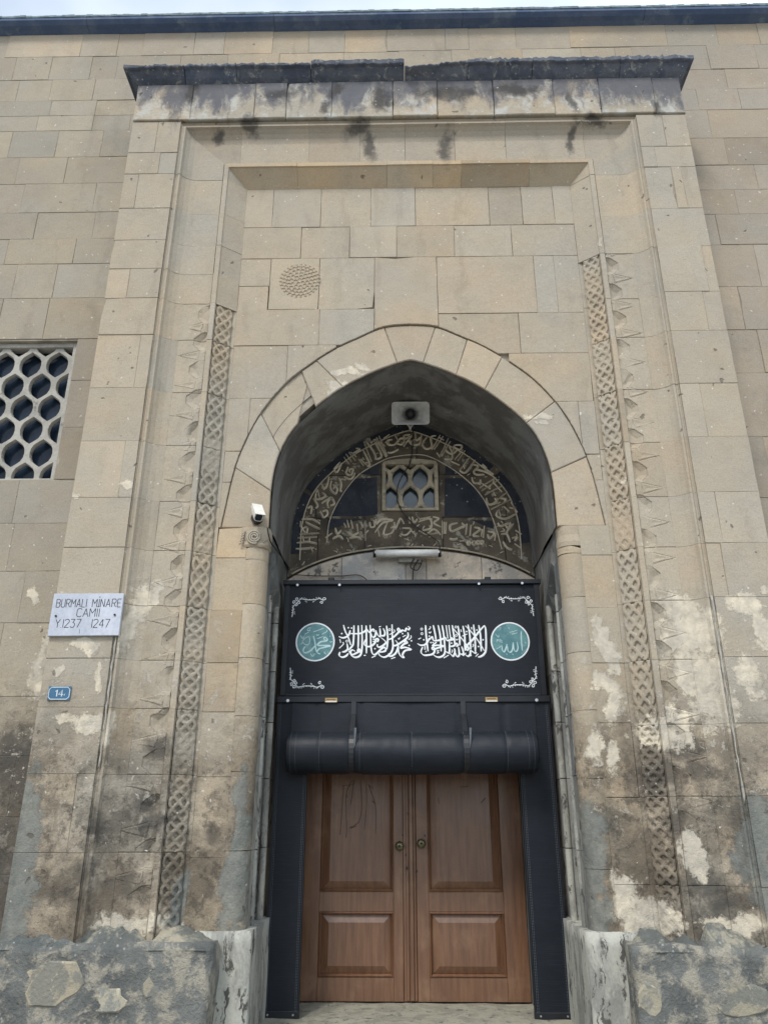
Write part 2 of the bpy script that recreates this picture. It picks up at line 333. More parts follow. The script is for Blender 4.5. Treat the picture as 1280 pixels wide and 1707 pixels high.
def wood():
    m,t,b=new_mat('brown_varnished_wood'); g=G(t); P=g.n('ShaderNodeNewGeometry').outputs['Position']
    v=g.vmath('MULTIPLY',P,(14,14,1.1)); n=g.noise(v,2.0,6,.65); d=g.noise(P,3.0,5,.6); s=g.noise(P,55,3,.7)
    c=g.mix(g.step(n,.32,.7),(.118,.056,.030),(.182,.092,.048)); c=g.mix(g.step(d,.52,.75,0,.45),c,(.29,.175,.10)); c=g.mix(g.step(s,.55,.8,0,.25),c,(.06,.035,.022))
    t.links.new(c,b.inputs['Base Color']); b.inputs['Roughness'].default_value=.36; b.inputs['Specular IOR Level'].default_value=.55
    t.links.new(g.step(d,.3,.7,.30,.50),b.inputs['Roughness']); b.inputs['Coat Weight'].default_value=.25; b.inputs['Coat Roughness'].default_value=.22
    h=g.math('ADD',g.math('MULTIPLY',n,.6),g.math('MULTIPLY',d,.8)); bp=g.n('ShaderNodeBump',i_Height=h); bp.inputs['Strength'].default_value=.25; bp.inputs['Distance'].default_value=.006; t.links.new(bp.outputs[0],b.inputs['Normal'])
    return m
M['wood']=wood()
M['wood_dark']=plain('dark_drip_varnish',(.075,.034,.018),.4)
M['bronze']=plain('tarnished_bronze',(.16,.15,.085),.38,.75,noise_amt=.4,scale=60)

# ------------------------------------------------------------------ ground
def struct(name, mb, mat): o=mb.build(name,mat); o['kind']='structure'; return o
struct('ground', MB().add([(-400,-400,-.16),(400,-400,-.16),(400,400,-.16),(-400,400,-.16)],[(0,1,2,3)]), M['asphalt'])
pv=struct('pavement', MB().box(-30,30,-22,.6,-.15,-.012), M['paving'])
for i in range(-8,8):
    for j in range(0,14):
        x0=i*1.6+(.8 if j%2 else 0); y0=-21.9+j*1.6; e=1.6
        MB().add([(x0+.006,y0+.006,-.012),(x0+e-.006,y0+.006,-.012),(x0+e-.006,y0+e-.006,-.012),(x0+.006,y0+e-.006,-.012),
                  (x0+.012,y0+.012,0),(x0+e-.012,y0+.012,0),(x0+e-.012,y0+e-.012,0),(x0+.012,y0+e-.012,0)],
                 [(4,5,6,7),(0,1,5,4),(1,2,6,5),(2,3,7,6),(3,0,4,7)]).build('paving_slab',M['paving'],pv,rtint())
struct('kerb', MB().box(-30,30,-22.2,-22.004,-.155,-.005), M['paving'])

# ================================================================== MAIN WALL
WY=.6
wall=empty('mosque_wall',(0,WY,0),'long buff ashlar mosque wall with dark coping rising behind the carved portal','wall')
# window opening on the left wall
wx1,wz1=at(129,567,WY); _,wz0=at(100,800,WY); wx1=-3.385; wx0=wx1-1.62
core=MB()
WC=WY+.007
core.box(-9,wx0,WC,WY+.9,-.15,10.66).box(wx1,-2.6,WC,WY+.9,-.15,10.66).box(2.6,9,WC,WY+.9,-.15,10.66).box(-2.6,2.6,WC,WY+.9,8.9,10.66).box(wx0,wx1,WC,WY+.9,-.15,wz0).box(wx0,wx1,WC,WY+.9,wz1,10.66)
core.box(-2.6,2.6,WY+1.3,WY+1.5,-.15,8.9)
core.build('mortar_core',M['mortar'],wall)
# the portal's body hides the wall between its piers
def wall_row(z0,z1,xs,tb=(1,1,1)):
    for a,b_ in zip(xs[:-1],xs[1:]):
        if b_-a<.02: continue
        stone([(a,z0),(b_,z0),(b_,z1),(a,z1)],WY,WY+.12,M['wall'],wall,rtint(tb,.07,.03))
def fill_left(xs,xmax):
    xs=sorted(xs); 
    while xs[0]>-6.2: xs.insert(0,xs[0]-random.uniform(.5,.95))
    return [x for x in xs if x<xmax-.05]+[xmax]
def fill_right(xs,xmin):
    xs=sorted(xs)
    while xs[-1]<6.2: xs.append(xs[-1]+random.uniform(.5,.95))
    return [xmin]+[x for x in xs if x>xmin+.05]
def XW(px,py): return at(px,py,WY)[0]
# left courses: (top px, bottom px, joints px) measured near x=100
LEFT=[(95,133,[25,85,152,195]),(133,168,[30,85,157]),(168,193,[85,160]),(193,218,[63,155,217]),(218,262,[18,95,170]),(262,306,[30,110]),(306,354,[38,158]),(354,398,[60,157]),
 (398,440,[12,125]),(440,497,[25,92]),(497,565,[0,78]),
 (565,634,None),(634,712,None),(712,799,None),
 (799,872,[27]),(872,952,[18]),(952,1038,[37]),(1038,1161,[]),(1161,1260,[60]),(1260,1362,[20]),(1362,1460,[]),(1460,1560,[25]),(1560,1660,[]),(1660,1760,[])]
for a,b_,js in LEFT:
    z1=zat(100,a,WY); z0=zat(100,b_,WY); ym=(a+b_)/2
    dk=(1,1,1)
    if js is None:
        wall_row(z0,z1,[wx1,-2.7],(.82,.80,.78)); 
        wall_row(z0,z1,fill_left([wx0-.01],wx0),dk)
    else:
        xs=fill_left([XW(j,ym) for j in js] or [-3.6],-2.72); wall_row(z0,z1,xs,dk)
RIGHT=[(75,115,[1180,1260]),(115,148,[1210]),(148,183,[1162,1232]),(183,230,[1182]),(230,275,[1210]),(275,316,[1260]),(316,357,[1227]),(357,408,[1196]),(408,478,[1262]),(478,550,[1235]),(550,622,[1268]),(622,728,[]),(728,830,[]),(830,930,[]),
 (930,1030,[]),(1030,1130,[]),(1130,1230,[]),(1230,1340,[]),(1340,1450,[]),(1450,1560,[]),(1560,1670,[]),(1670,1760,[])]
for a,b_,js in RIGHT:
    z1=zat(1200,a,WY); z0=zat(1200,b_,WY); ym=(a+b_)/2
    xs=fill_right([XW(j,ym) for j in js] or [random.uniform(3.3,3.8)],2.72); wall_row(z0,z1,xs,(1.0,.98,1.0))
# top courses above the portal
zt=10.665; za=zat(100,95,WY); zb=zat(1200,75,WY); zc=min(za,zb)
js=[15,138,198,240,325,375,455,515,575,645,742,781,860,950,1112,1197,1267]
xs=[XW(j,70) for j in js]; xs=fill_left(xs,xs[-1])[:-1]+[xs[-1]]; xs=[xs[0]]+xs[1:]
while xs[-1]<6.2: xs.append(xs[-1]+random.uniform(.5,.9))
for a,b_ in zip(xs[:-1],xs[1:]):
    zz=za if (a+b_)/2<0 else (za+zb)/2 if (a+b_)/2<2.5 else zb
    stone([(a,zz),(b_,zz),(b_,zt),(a,zt)],WY,WY+.12,M['wall'],wall,rtint((1.20,1.15,1.11),.07,.05))
xs=[-2.72]; 
while xs[-1]<2.3: xs.append(xs[-1]+random.uniform(.4,.85))
xs.append(2.72)
for zz0,zz1 in ((9.62,(za+zb)/2),(9.0,9.62)):
    for a,b_ in zip(xs[:-1],xs[1:]):
        z1=zz1 if zz1<9.7 else (za if (a+b_)/2<0 else (za+zb)/2)
        stone([(a,zz0),(b_,zz0),(b_,z1),(a,z1)],WY,WY+.12,M['wall'],wall,rtint((1.18,1.14,1.09),.06,.04))
# coping: long lengths, soffit hollowed, pale eroded edge on top
xs=[-9.0,-6.2,-3.9,-1.6,.7,2.9,5.1,7.2,9.0]
for a,b_ in zip(xs[:-1],xs[1:]):
    prof=[(WY+.9,10.665),(WY,10.665),(WY-.045,10.685),(WY-.10,10.70),(WY-.145,10.735),(WY-.145,10.775),(WY+.9,10.80)]
    vs=[(a+.002,y,z) for y,z in prof]+[(b_-.002,y,z) for y,z in prof]; n=len(prof)
    MB().add(vs,[tuple(range(n)),tuple(range(2*n-1,n-1,-1))]+[(i,n+i,n+(i+1)%n,(i+1)%n) for i in range(n)]).build('coping_stone',M['coping'],wall)
pts=MB(); NX=240
for k in range(NX):
    x0=-9+18*k/NX; x1=x0+18/NX; h=10.80+random.uniform(0,.012)
    pts.box(x0,x1,WY-.155+random.uniform(0,.006),WY+.2,10.776,h)
pts.build('coping_edge',M['coping_top'],wall,kind='stuff')

# lattice windows -------------------------------------------------------------
OG=[(0,.150),(.046,.120),(.087,.088),(.108,.046),(.114,0),(.108,-.046),(.087,-.088),(.046,-.120),(0,-.150),(-.046,-.120),(-.087,-.088),(-.108,-.046),(-.114,0),(-.108,.046),(-.087,.088),(-.046,.120)]
def lattice(name,x0,x1,z0,z1,y0,th,cxs,czs,pit,rowp,mat,parent,ox=.0,half=0):
    bm=bmesh.new(); sx=pit/.28; sz=rowp/.247
    hexo=[]
    HX=[(0,.1647),(.14,.0823),(.14,-.0823),(0,-.1647),(-.14,-.0823),(-.14,.0823)]
    # boundary sampled to 16 points matching OG order
    def hexpt(i):
        seq=[(0,.1647),(.0467,.1373),(.0933,.1098),(.14,.0823),(.14,0),(.14,-.0823),(.0933,-.1098),(.0467,-.1373),(0,-.1647)]
        return seq[i] if i<=8 else (-seq[16-i][0],seq[16-i][1])
    rows=range(-2,12); 
    for r in rows:
        for c in range(-3,12):
            cx=cxs+(c+(.5 if r%2 else 0))*pit; cz=czs-r*rowp
            if cx<x0-pit or cx>x1+pit or cz<z0-rowp*1.2 or cz>z1+rowp*1.2: continue
            o=[(cx+hexpt(i)[0]*sx,cz+hexpt(i)[1]*sz) for i in range(16)]
            q=[(cx+OG[i][0]*sx,cz+OG[i][1]*sz) for i in range(16)]
            q2=[(cx+OG[i][0]*sx*.94,cz+OG[i][1]*sz*.94) for i in range(16)]
            v1=[bm.verts.new((x,y0,z)) for x,z in o]; v2=[bm.verts.new((x,y0,z)) for x,z in q]
            v3=[bm.verts.new((x,y0+th*.55,z)) for x,z in q2]; v4=[bm.verts.new((x,y0+th,z)) for x,z in q2]; v5=[bm.verts.new((x,y0+th,z)) for x,z in o]
            for A,B in ((v1,v2),(v2,v3),(v3,v4),(v4,v5)):
                for i in range(16):
                    j=(i+1)%16; bm.faces.new((A[i],A[j],B[j],B[i]))
    bmesh.ops.remove_doubles(bm,verts=bm.verts,dist=.0008)
    for co,no in (((x0,0,0),(-1,0,0)),((x1,0,0),(1,0,0)),((0,0,z0),(0,0,-1)),((0,0,z1),(0,0,1))):
        geom=bm.verts[:]+bm.edges[:]+bm.faces[:]
        bmesh.ops.bisect_plane(bm,geom=geom,plane_co=co,plane_no=no,clear_outer=True)
    bmesh.ops.recalc_face_normals(bm,faces=bm.faces)
    me=bpy.data.meshes.new(name); bm.to_mesh(me); bm.free()
    return link_mesh(name,me,mat,parent)
wn=MB()
fr=.055
wn.box(wx0-.0,wx0+fr,WY+.05,WY+.16,wz0,wz1,.004).box(wx1-fr,wx1,WY+.05,WY+.16,wz0,wz1,.004)
wn.box(wx0+fr,wx1-fr,WY+.05,WY+.16,wz1-.05,wz1,.004).box(wx0+fr,wx1-fr,WY+.05,WY+.16,wz0,wz0+.04,.004)
wo=wn.build('window',M['lattice'],wall)
c1x,c1z=at(96.5,609,WY+.08); c2=zat(60,756,WY+.08); rp=(c1z-c2)/4
lattice('lattice',wx0+fr,wx1-fr,wz0+.04,wz1-.05,WY+.07,.045,c1x-8*.275,c1z+2*rp,.275,rp,M['lattice'],wo)
MB().box(wx0+.01,wx1-.01,WY+.165,WY+.175,wz0+.01,wz1-.01).build('glass',M['glass'],wo)
MB().box(wx0-.2,wx1+.2,WY+.5,WY+.55,wz0-.2,wz1+.2).build('dark_interior',M['black_metal'],wo)

# ================================================================== PORTAL
portal=empty('mosque_portal',(0,0,0),'tall projecting stone portal with pointed arch, carved interlace borders and black cornice','portal')
PE=2.905      # half width
XR=2.385; ZT=8.475; PY=.23
PLZ=.835
# body behind everything
ARCH_I=[(0,5.685),(.08,5.665),(.20,5.622),(.40,5.53),(.67,5.37),(.93,5.14),(1.10,4.93),(1.20,4.69),(1.245,4.42),(1.25,3.992)]
ARCH_O=[(0,6.075),(.25,6.05),(.50,5.93),(.72,5.81),(.97,5.62),(1.18,5.42),(1.38,5.13),(1.52,4.80),(1.60,4.48),(1.665,3.992)]
def catmull(P,n=6):
    r=[]; Q=[P[0]]+list(P)+[P[-1]]
    for i in range(1,len(Q)-2):
        p0,p1,p2,p3=[np.array(q) for q in Q[i-1:i+3]]
        for k in range(n):
            t=k/n; r.append(tuple(.5*((2*p1)+(-p0+p2)*t+(2*p0-5*p1+4*p2-p3)*t*t+(-p0+3*p1-3*p2+p3)*t**3)))
    r.append(tuple(P[-1])); return r
AI=catmull(ARCH_I,5); AO=catmull(ARCH_O,5)
def alen(P):
    L_=[0]
    for a,b_ in zip(P[:-1],P[1:]): L_.append(L_[-1]+math.dist(a,b_))
    return L_
LI,LO=alen(AI),alen(AO)
def asub(P,L_,t0,t1):
    T=L_[-1]; pts=[]
    def pt(t):
        s=t*T
        for i in range(len(P)-1):
            if L_[i+1]>=s-1e-9:
                k=(s-L_[i])/max(1e-9,L_[i+1]-L_[i]); return (P[i][0]+(P[i+1][0]-P[i][0])*k,P[i][1]+(P[i+1][1]-P[i][1])*k)
        return P[-1]
    pts.append(pt(t0)); pts+=[P[i] for i in range(len(P)) if t0*T+.02<L_[i]<t1*T-.02]; pts.append(pt(t1)); return pts
SP=3.992
# backing wall of the panel with the arch opening, down to the floor
bk=[(-2.9,-.15),(-1.30,-.15),(-1.30,SP)]+[(-x-.03,z+.03) for x,z in AI[::-1]]+[(x+.03,z+.03) for x,z in AI[1:]]+[(1.30,SP),(1.30,-.15),(2.9,-.15),(2.9,9.1),(-2.9,9.1)]
MB().prism(bk,PY+.034,PY+.33,0).build('core_masonry',M['mortar'],portal)
MB().box(-2.895,-XR-.006,.007,PY+.07,-.15,9.0).build('pier_core',M['mortar'],portal)
MB().box(XR+.006,2.895,.007,PY+.07,-.15,9.0).build('pier_core',M['mortar'],portal)
MB().box(-XR,-1.9,.165,PY+.07,-.15,8.4).build('pier_core',M['mortar'],portal)
MB().box(1.9,XR,.165,PY+.07,-.15,8.4).build('pier_core',M['mortar'],portal)
MB().box(-2.90,-2.2,PY+.335,WY-.002,-.15,9.0).build('pier_core',M['mortar'],portal)
MB().box(2.2,2.90,PY+.335,WY-.002,-.15,9.0).build('pier_core',M['mortar'],portal)
# courses shared by pier, cove and splay (px near the pier edges)
LC=[zat(220,205,0),zat(220,255,0),zat(215,290,0),zat(210,347,0),zat(200,400,0),zat(195,448,0),zat(190,497,0),zat(190,558,0),zat(190,646,0),zat(180,735,0),zat(180,829,0),zat(180,912,0),zat(180,1005,0),zat(180,1097,0),zat(150,1179,0),zat(150,1290,0),zat(150,1422,0),PLZ]
RC=[zat(1100,192,0),zat(1100,244,0),zat(1100,278,0),zat(1110,347,0),zat(1120,410,0),zat(1130,486,0),zat(1140,551,0),zat(1150,639,0),zat(1160,728,0),zat(1170,820,0),zat(1180,905,0),zat(1190,995,0),zat(1190,1095,0),zat(1190,1205,0),zat(1180,1327,0),zat(1170,1479,0),PLZ]
LC[0]=RC[0]=8.50
LJ={0:[265],1:[268],2:[232],5:[218],7:[235],9:[210],11:[205],3:[],16:[],15:[130],17:[120]}
RJ={0:[1102],1:[1090],2:[1118,1134],3:[],4:[1168],5:[1170],7:[1165],8:[1155],9:[1190],10:[1200],12:[1215],14:[1200]}
TB=(1,1,1)
def pier(C,J,s):
    for i in range(len(C)-1):
        z1,z0=C[i],C[i+1]
        js=J.get(i, [] if random.random()<.4 else [random.choice((0,1))*0])
        xs=[]
        for j in js:
            if j:
                ymid=None
                X=at(j,850,0)[0]
                # joint px is measured at the course's own height
                for py in range(140,1600,4):
                    if z0<=at(j,py,0)[1]<=z1: X=at(j,py,0)[0]; break
                if XR+.08<abs(X)<PE-.08: xs.append(abs(X))
        xs=sorted([XR+.004]+xs+[PE])
        for a,b_ in zip(xs[:-1],xs[1:]):
            poly=[(a,z0),(b_,z0),(b_,z1),(a,z1)] if s>0 else [(-b_,z0),(-a,z0),(-a,z1),(-b_,z1)]
            tt=rtint()
            if s>0 and i==8 and a>2.5: tt=(1.05,1.14,1.33)
            stone(poly,0,WY-.004 if b_==PE else .15,M['portal'],portal,tt)
pier(LC,LJ,-1); pier(RC,RJ,1)
# moulded frame ---------------------------------------------------------------
P_OUT=[(0,0.0),(.008,.016),(.022,.020),(.034,.004),(.050,.006),(.066,.034),(.100,.066),(.145,.090),(.205,.100)]
P_FLAT=[(.205,.100),(.468,.100)]
P_FLATC=[(.205,.100),(.2054,.150),(.468,.150)]
P_SPL=[(.472,.108),(.476,.088),(.522,.088),(.528,.104),(.70,PY+.001)]
P_SPLC=[(.472,.108),(.476,.088),(.522,.088),(.526,.150),(.66,.236),(.70,.236)]
def sweep(prof,s0,s1,side,m0=False,m1=False,mat=None,tint=None,name='moulded_stone',gap=.0010,yb=.26):
    """side -1/+1: upright at left/right from height s0 to s1; 0: top member from x=s0 to s1; m0/m1 mitre that end"""
    dy=random.uniform(-.003,.003)
    pr=[(u,y+dy) for u,y in prof]; n=len(pr)
    pr2=[(pr[0][0],yb)]+pr+[(pr[-1][0],yb)]; n=len(pr2)
    def P(u,y,s,end):
        if side==0:
            if end==0: x = -XR+u if m0 else s+gap
            else: x = XR-u if m1 else s-gap
            return (x,y,ZT-u)
        z = s+gap if end==0 else (ZT-u if m1 else s-gap)
        return (side*(XR-u),y,z)
    K=max(1,int(abs(s1-s0)/.3)) if not (m0 or m1) else 1
    vs=[]
    for k in range(K+1):
        for u,y in pr2:
            if K==1: a=P(u,y,(s0,s1)[k],k)
            else:
                s=s0+(s1-s0)*k/K; e=0 if k==0 else 1
                a=P(u,y,s if 0<k<K else (s0,s1)[0 if k==0 else 1],0 if k==0 else 1)
                if 0<k<K: a=(s,a[1],a[2]) if side==0 else (a[0],a[1],s)
            vs.append((a[0]+random.uniform(-.001,.001),a[1]+random.uniform(-.001,.001),a[2]))
    fs=[]
    for k in range(K):
        for i in range(n-1):
            q=(k*n+i,k*n+i+1,(k+1)*n+i+1,(k+1)*n+i); fs.append(q if side<=0 else q[::-1])
    fs+=[tuple(range(n)),tuple(range(K*n,K*n+n))]
    me=bpy.data.meshes.new(name); me.from_pydata(vs,[],fs)
    bm=bmesh.new(); bm.from_mesh(me); bmesh.ops.recalc_face_normals(bm,faces=bm.faces); bm.to_mesh(me); bm.free()
    return link_mesh(name,me,mat or M['portal'],portal,tint or rtint())
# height-field carving --------------------------------------------------------
def field(name,nu,nv,fmap,h,mat,tint=None,smooth=True,drop=.004,edge=0,parent=None,kind=None):
    """fmap(u01,v01,d)->xyz with depth d into the wall; h(u,v arrays)->depth"""
    u=np.linspace(0,1,nu); v=np.linspace(0,1,nv); U,V=np.meshgrid(u,v); D=h(U,V)
    D=D.copy()
    if drop: D[0,:]+=drop; D[-1,:]+=drop; D[:,0]+=drop*edge; D[:,-1]+=drop*edge
    X,Y,Z=fmap(U,V,D); vs=np.stack([X,Y,Z],-1).reshape(-1,3)
    idx=np.arange(nu*nv).reshape(nv,nu); f=np.stack([idx[:-1,:-1],idx[:-1,1:],idx[1:,1:],idx[1:,:-1]],-1).reshape(-1,4)
    me=bpy.data.meshes.new(name); me.from_pydata(vs.tolist(),[],f.tolist()); me.update()
    o=link_mesh(name,me,mat,parent or portal,tint,smooth)
    if kind: o['kind']=kind
    return o
def cvx(U,V,poly):
    """inside distance of a convex polygon"""
    d=np.full(U.shape,1e9); n=len(poly)
    ar=sum(poly[i][0]*poly[(i+1)%n][1]-poly[(i+1)%n][0]*poly[i][1] for i in range(n))
    if ar<0: poly=poly[::-1]
    for i in range(n):
        a=np.array(poly[i]); b_=np.array(poly[(i+1)%n]); e=b_-a; L_=np.hypot(*e); nx,ny=-e[1]/L_,e[0]/L_
        d=np.minimum(d,(U-a[0])*nx+(V-a[1])*ny)
    return d
def wnoise(U,V,s,amp,seed=0):
    return amp*(np.sin(U*s*1.3+seed)+np.sin(V*s+seed*2.1+2*np.sin(U*s*.7))+np.sin((U+V)*s*.63+seed*.7))/3
PITCH_S=.315
def star_h(U,V,v0):
    """U metres from the fillet outwards (0..0.26), V world height. sunk half-hexagons alternating with star points"""
    D=np.zeros_like(U)
    m=((V-v0)%PITCH_S)-PITCH_S/2
    big=np.where(V<2.4,1.25,1.0)
    Us=U/big
    cell=np.floor((V-v0)/PITCH_S); rnd=np.modf(np.abs(np.sin(cell*12.9898+v0*7.1))*43758.5)[0]
    Us=Us*(.88+.28*rnd); m=m+.02*(rnd-.5)
    d1=cvx(Us,m,[(-.02,.112),(.050,.100),(.118,.040),(.118,-.030),(.066,-.086),(-.02,-.092)])
    f=np.clip(d1,0,.05)*(.65+.6*rnd)
    D+=np.where(d1>0,.006+f*.55,0)
    # raised pyramid core inside the sunk half hexagon
    m2=((V-v0+PITCH_S/2)%PITCH_S)-PITCH_S/2
    for poly,k in (([(.055,.050),(.235,.010),(.060,-.034)],.20),([(-.02,.06),(.03,.042),(.03,-.05),(-.02,-.07)],.30)):
        d2=cvx(Us,m2,poly); D+=np.where(d2>0,-.004+np.clip(d2,0,.035)*k,0)
    # incised outline following the star
    for poly in ([(.050,.064),(.250,.010),(.055,-.048)],):
        d3=np.abs(cvx(Us,m2,poly)); D+=np.where((d3<.003)&(rnd>.35),.0035,0)
    d4=np.abs(d1); D+=np.where(d4<.004,.004,0)
    return D
def knot_h(U,V,W,v0):
    """plaited ribbons, U 0..W across, V height"""
    A=W*.5-.018; c=W/2; Lp=.34+.17*((v0*7.7)%1); H=np.full(U.shape,.024)
    Vw=V+wnoise(U,V,5,.012,1.3)
    for k in range(4):
        ph=2*math.pi*(Vw-v0)/Lp+k*math.pi/2
        s=np.sin(ph); cc=np.cos(ph)
        uk=c+A*(s*1.05-.05*np.sin(3*ph)); sl=A*cc*2*math.pi/Lp
        dist=np.abs(U-uk)/np.sqrt(1+sl*sl)
        over=.0045*np.cos(2*ph+ (0 if k%2 else math.pi))
        w=.0150
        r=np.where(dist<w, .003-over+.004*(dist/w)**2, 1.0)
        r=np.where((dist>.004)&(dist<.0072), .0062-over, r)
        H=np.minimum(H,r)
    # drilled eyes
    return np.clip(H,0,.024)
# splay strip frame: from (u=.530,y=.104) to (u=.655,y=.20)
def knot_piece(side,z0,z1,v0,fade=None):
    u0,y0,u1,y1=.534,.108,.668,.208
    W=math.hypot(u1-u0,y1-y0); nx,ny=(u1-u0)/W,(y1-y0)/W
    nu=30; nv=max(6,int((z1-z0)/.0055))
    def fmap(U,V,D):
        uu=u0+U*(u1-u0)-D*ny*.5; yy=y0+U*(y1-y0)+D*nx
        return side*(XR-uu), yy, z0+.0012+V*(z1-z0-.0024)
    def h(U,V):
        VV=z0+V*(z1-z0); uu=(U if side<0 else U)*W
        D=knot_h(uu,VV,W,v0)
        er=np.clip((mn(uu*0+side*2.0,VV,3.)-.10)*3,0,1)*np.where(VV<5,1,.5)
        if fade: er=np.maximum(er,np.clip((fade-VV)/.25,0,1))
        return D*(1-.75*er)+.006*er
    field('interlace_carving',nu if side<0 else nu,nv,(lambda U,V,D: fmap(U,V,D)),h,M['portal'],rtint((.97,.96,.95),.04,.02))
def mn(a,b_,s):
    return .5*(np.sin(a*s+np.sin(b_*s*1.7)*1.3)*np.cos(b_*s*.83+1.1*a)+np.sin(b_*s*2.3+.5)*.4)
def star_piece(side,z0,z1,v0,fade=None):
    u1,u0=.4685,.2050; nu=56; nv=max(8,int((z1-z0)/.0056))
    def fmap(U,V,D): return side*(XR-(u0+U*(u1-u0))), .101+D, z0+.0012+V*(z1-z0-.0024)
    def h(U,V):
        VV=z0+V*(z1-z0); d=star_h((1-U)*(u1-u0),VV,v0)
        er=np.clip((mn(U*1.5+side*1.3,VV,4.1)-.05)*2.2,0,.75)
        if fade: er=np.maximum(er,np.clip((fade-VV)/.35,0,.9))
        return d*(1-er)+.004*er
    field('star_carving',nu,nv,fmap,h,M['portal'],rtint((1,1,1),.03,.02),smooth=False)
kL=zat(385,508,.17); sL=zat(330,503,.1); kR=zat(985,430,.17); sR=zat(1030,428,.1)
for C,s,kz in ((LC,-1,kL),(RC,1,kR)):
    for i in range(len(C)-1):
        z1,z0=C[i],C[i+1]
        if i==0: continue
        mit = (i==1)
        t1=rtint()
        carved = (z0+z1)/2 < kz
        if mit:
            sweep(P_OUT+P_FLAT[1:],z0,8.0,s,m1=True,tint=t1)
            sweep(P_SPL,z0-0,8.0,s,m1=True)
        else:
            sweep(P_OUT+(P_FLATC if carved else P_FLAT)[1:],z0,z1,s,tint=t1)
            sweep(P_SPLC if carved else P_SPL,z0,z1,s)
            if carved:
                knot_piece(s,z0,z1,kz+i*.137,fade=(1.10 if s<0 else 1.25)); star_piece(s,z0,z1,kz,fade=(1.25 if s<0 else 1.9))
# first course below the frieze is shared by the corner mitres (top member between them)
TJ=[402,515,600,675,758,843,974]
xs=[-9]+[at(j,235,.06)[0] for j in TJ]+[9]
for i,(a,b_) in enumerate(zip(xs[:-1],xs[1:])):
    sweep(P_OUT+P_FLAT[1:],a,b_,0,m0=(i==0),m1=(i==len(xs)-2),tint=rtint((.97,.97,.98)))
TJ=[496,645,721,769,882]
xs=[-9]+[at(j,300,.17)[0] for j in TJ]+[9]
for i,(a,b_) in enumerate(zip(xs[:-1],xs[1:])):
    sweep(P_SPL,a,b_,0,m0=(i==0),m1=(i==len(xs)-2),tint=rtint((1.10,1.0,.86),.06))
# frieze
xs=[-PE]+[at(j,170,-.02)[0] for j in (320,425,478,553,655,729,823,924,1001,1092)]+[PE]
for a,b_ in zip(xs[:-1],xs[1:]):
    stone([(a,8.505),(b_,8.505),(b_,9.02),(a,9.02)],-.022,.30,M['portal'],portal,rtint((1.0,1.0,1.0),.08,.03),name='frieze_stone',jit=.004,ch=.008,proud=.006)
MB().box(-PE+.01,PE-.01,.302,WY-.003,8.51,9.02).build('core_masonry',M['mortar'],portal)
# cornice stones -------------------------------------------------------------
cx=[-PE]+[at(j,118,-.1)[0] for j in (308,394,518,674,780,888,1035)]+[PE]
def cornice(a,b_,k):
    P0=.14; cap=9.20
    endL = (k==0); endR=(k==len(cx)-2)
    N=26; rows=[]
    for i in range(N+1):
        t=i/N; x=a+.003+(b_-a-.006)*t
        top=cap+random.uniform(-.016,.012); 
        if k==4: top=cap-.105+ .085*t+random.uniform(-.006,.006)
        if k in(3,): top=cap+.012+random.uniform(-.002,.002)
        if k<3: top-=.012+.012*abs(math.sin(i*1.3+k))
        lip=min(9.135,top-.03)
        jy=random.uniform(-.009,.009)
        if endL or endR:
            pass
        pr=[(.05,9.024,0),(-.004,9.024,0),(-.05+jy,9.06,.05),(-.105+jy,lip-.008,.10),(-.132+jy,lip,.135),(-P0+jy,lip+.008,.14),(-P0+jy,top-.012,.14),(-P0+.018+jy,top,.12),(WY-.003,top,.12)]
        xe=lambda off: x-off*(1-t)**6*1.0 if endL else (x+off*t**6 if endR else x)
        if endL and i==0: rows.append([(a-off,y,z) for y,z,off in pr])
        elif endR and i==N: rows.append([(b_+off,y,z) for y,z,off in pr])
        else: rows.append([(x,y,z) for y,z,off in pr])
    n=len(rows[0]); vs=[v for r in rows for v in r]; fs=[(i*n+j,i*n+(j+1)%n,(i+1)*n+(j+1)%n,(i+1)*n+j) for i in range(N) for j in range(n)]
    fs+=[tuple(range(n))[::-1],tuple(range(N*n,N*n+n))]
    # side returns
    for end,row,sg in ((endL,rows[0],-1),(endR,rows[-1],1)):
        if end:
            base=len(vs); pr=row
            ret=[(v[0],WY-.003,v[2]) for v in pr[1:8]]; fr_=[v for v in pr[1:8]]
            vs+=fr_+ret; m=7
            fs+=[(base+j,base+j+1,base+m+j+1,base+m+j) for j in range(m-1)]
    me=bpy.data.meshes.new('cornice_stone'); me.from_pydata(vs,[],fs)
    bm=bmesh.new(); bm.from_mesh(me); bmesh.ops.remove_doubles(bm,verts=bm.verts,dist=.0004); bmesh.ops.recalc_face_normals(bm,faces=bm.faces); bm.to_mesh(me); bm.free()
    link_mesh('cornice_stone',me,M['cornice'],portal,rtint((1,1,1),.2,.02))
for k in range(len(cx)-1): cornice(cx[k],cx[k+1],k)

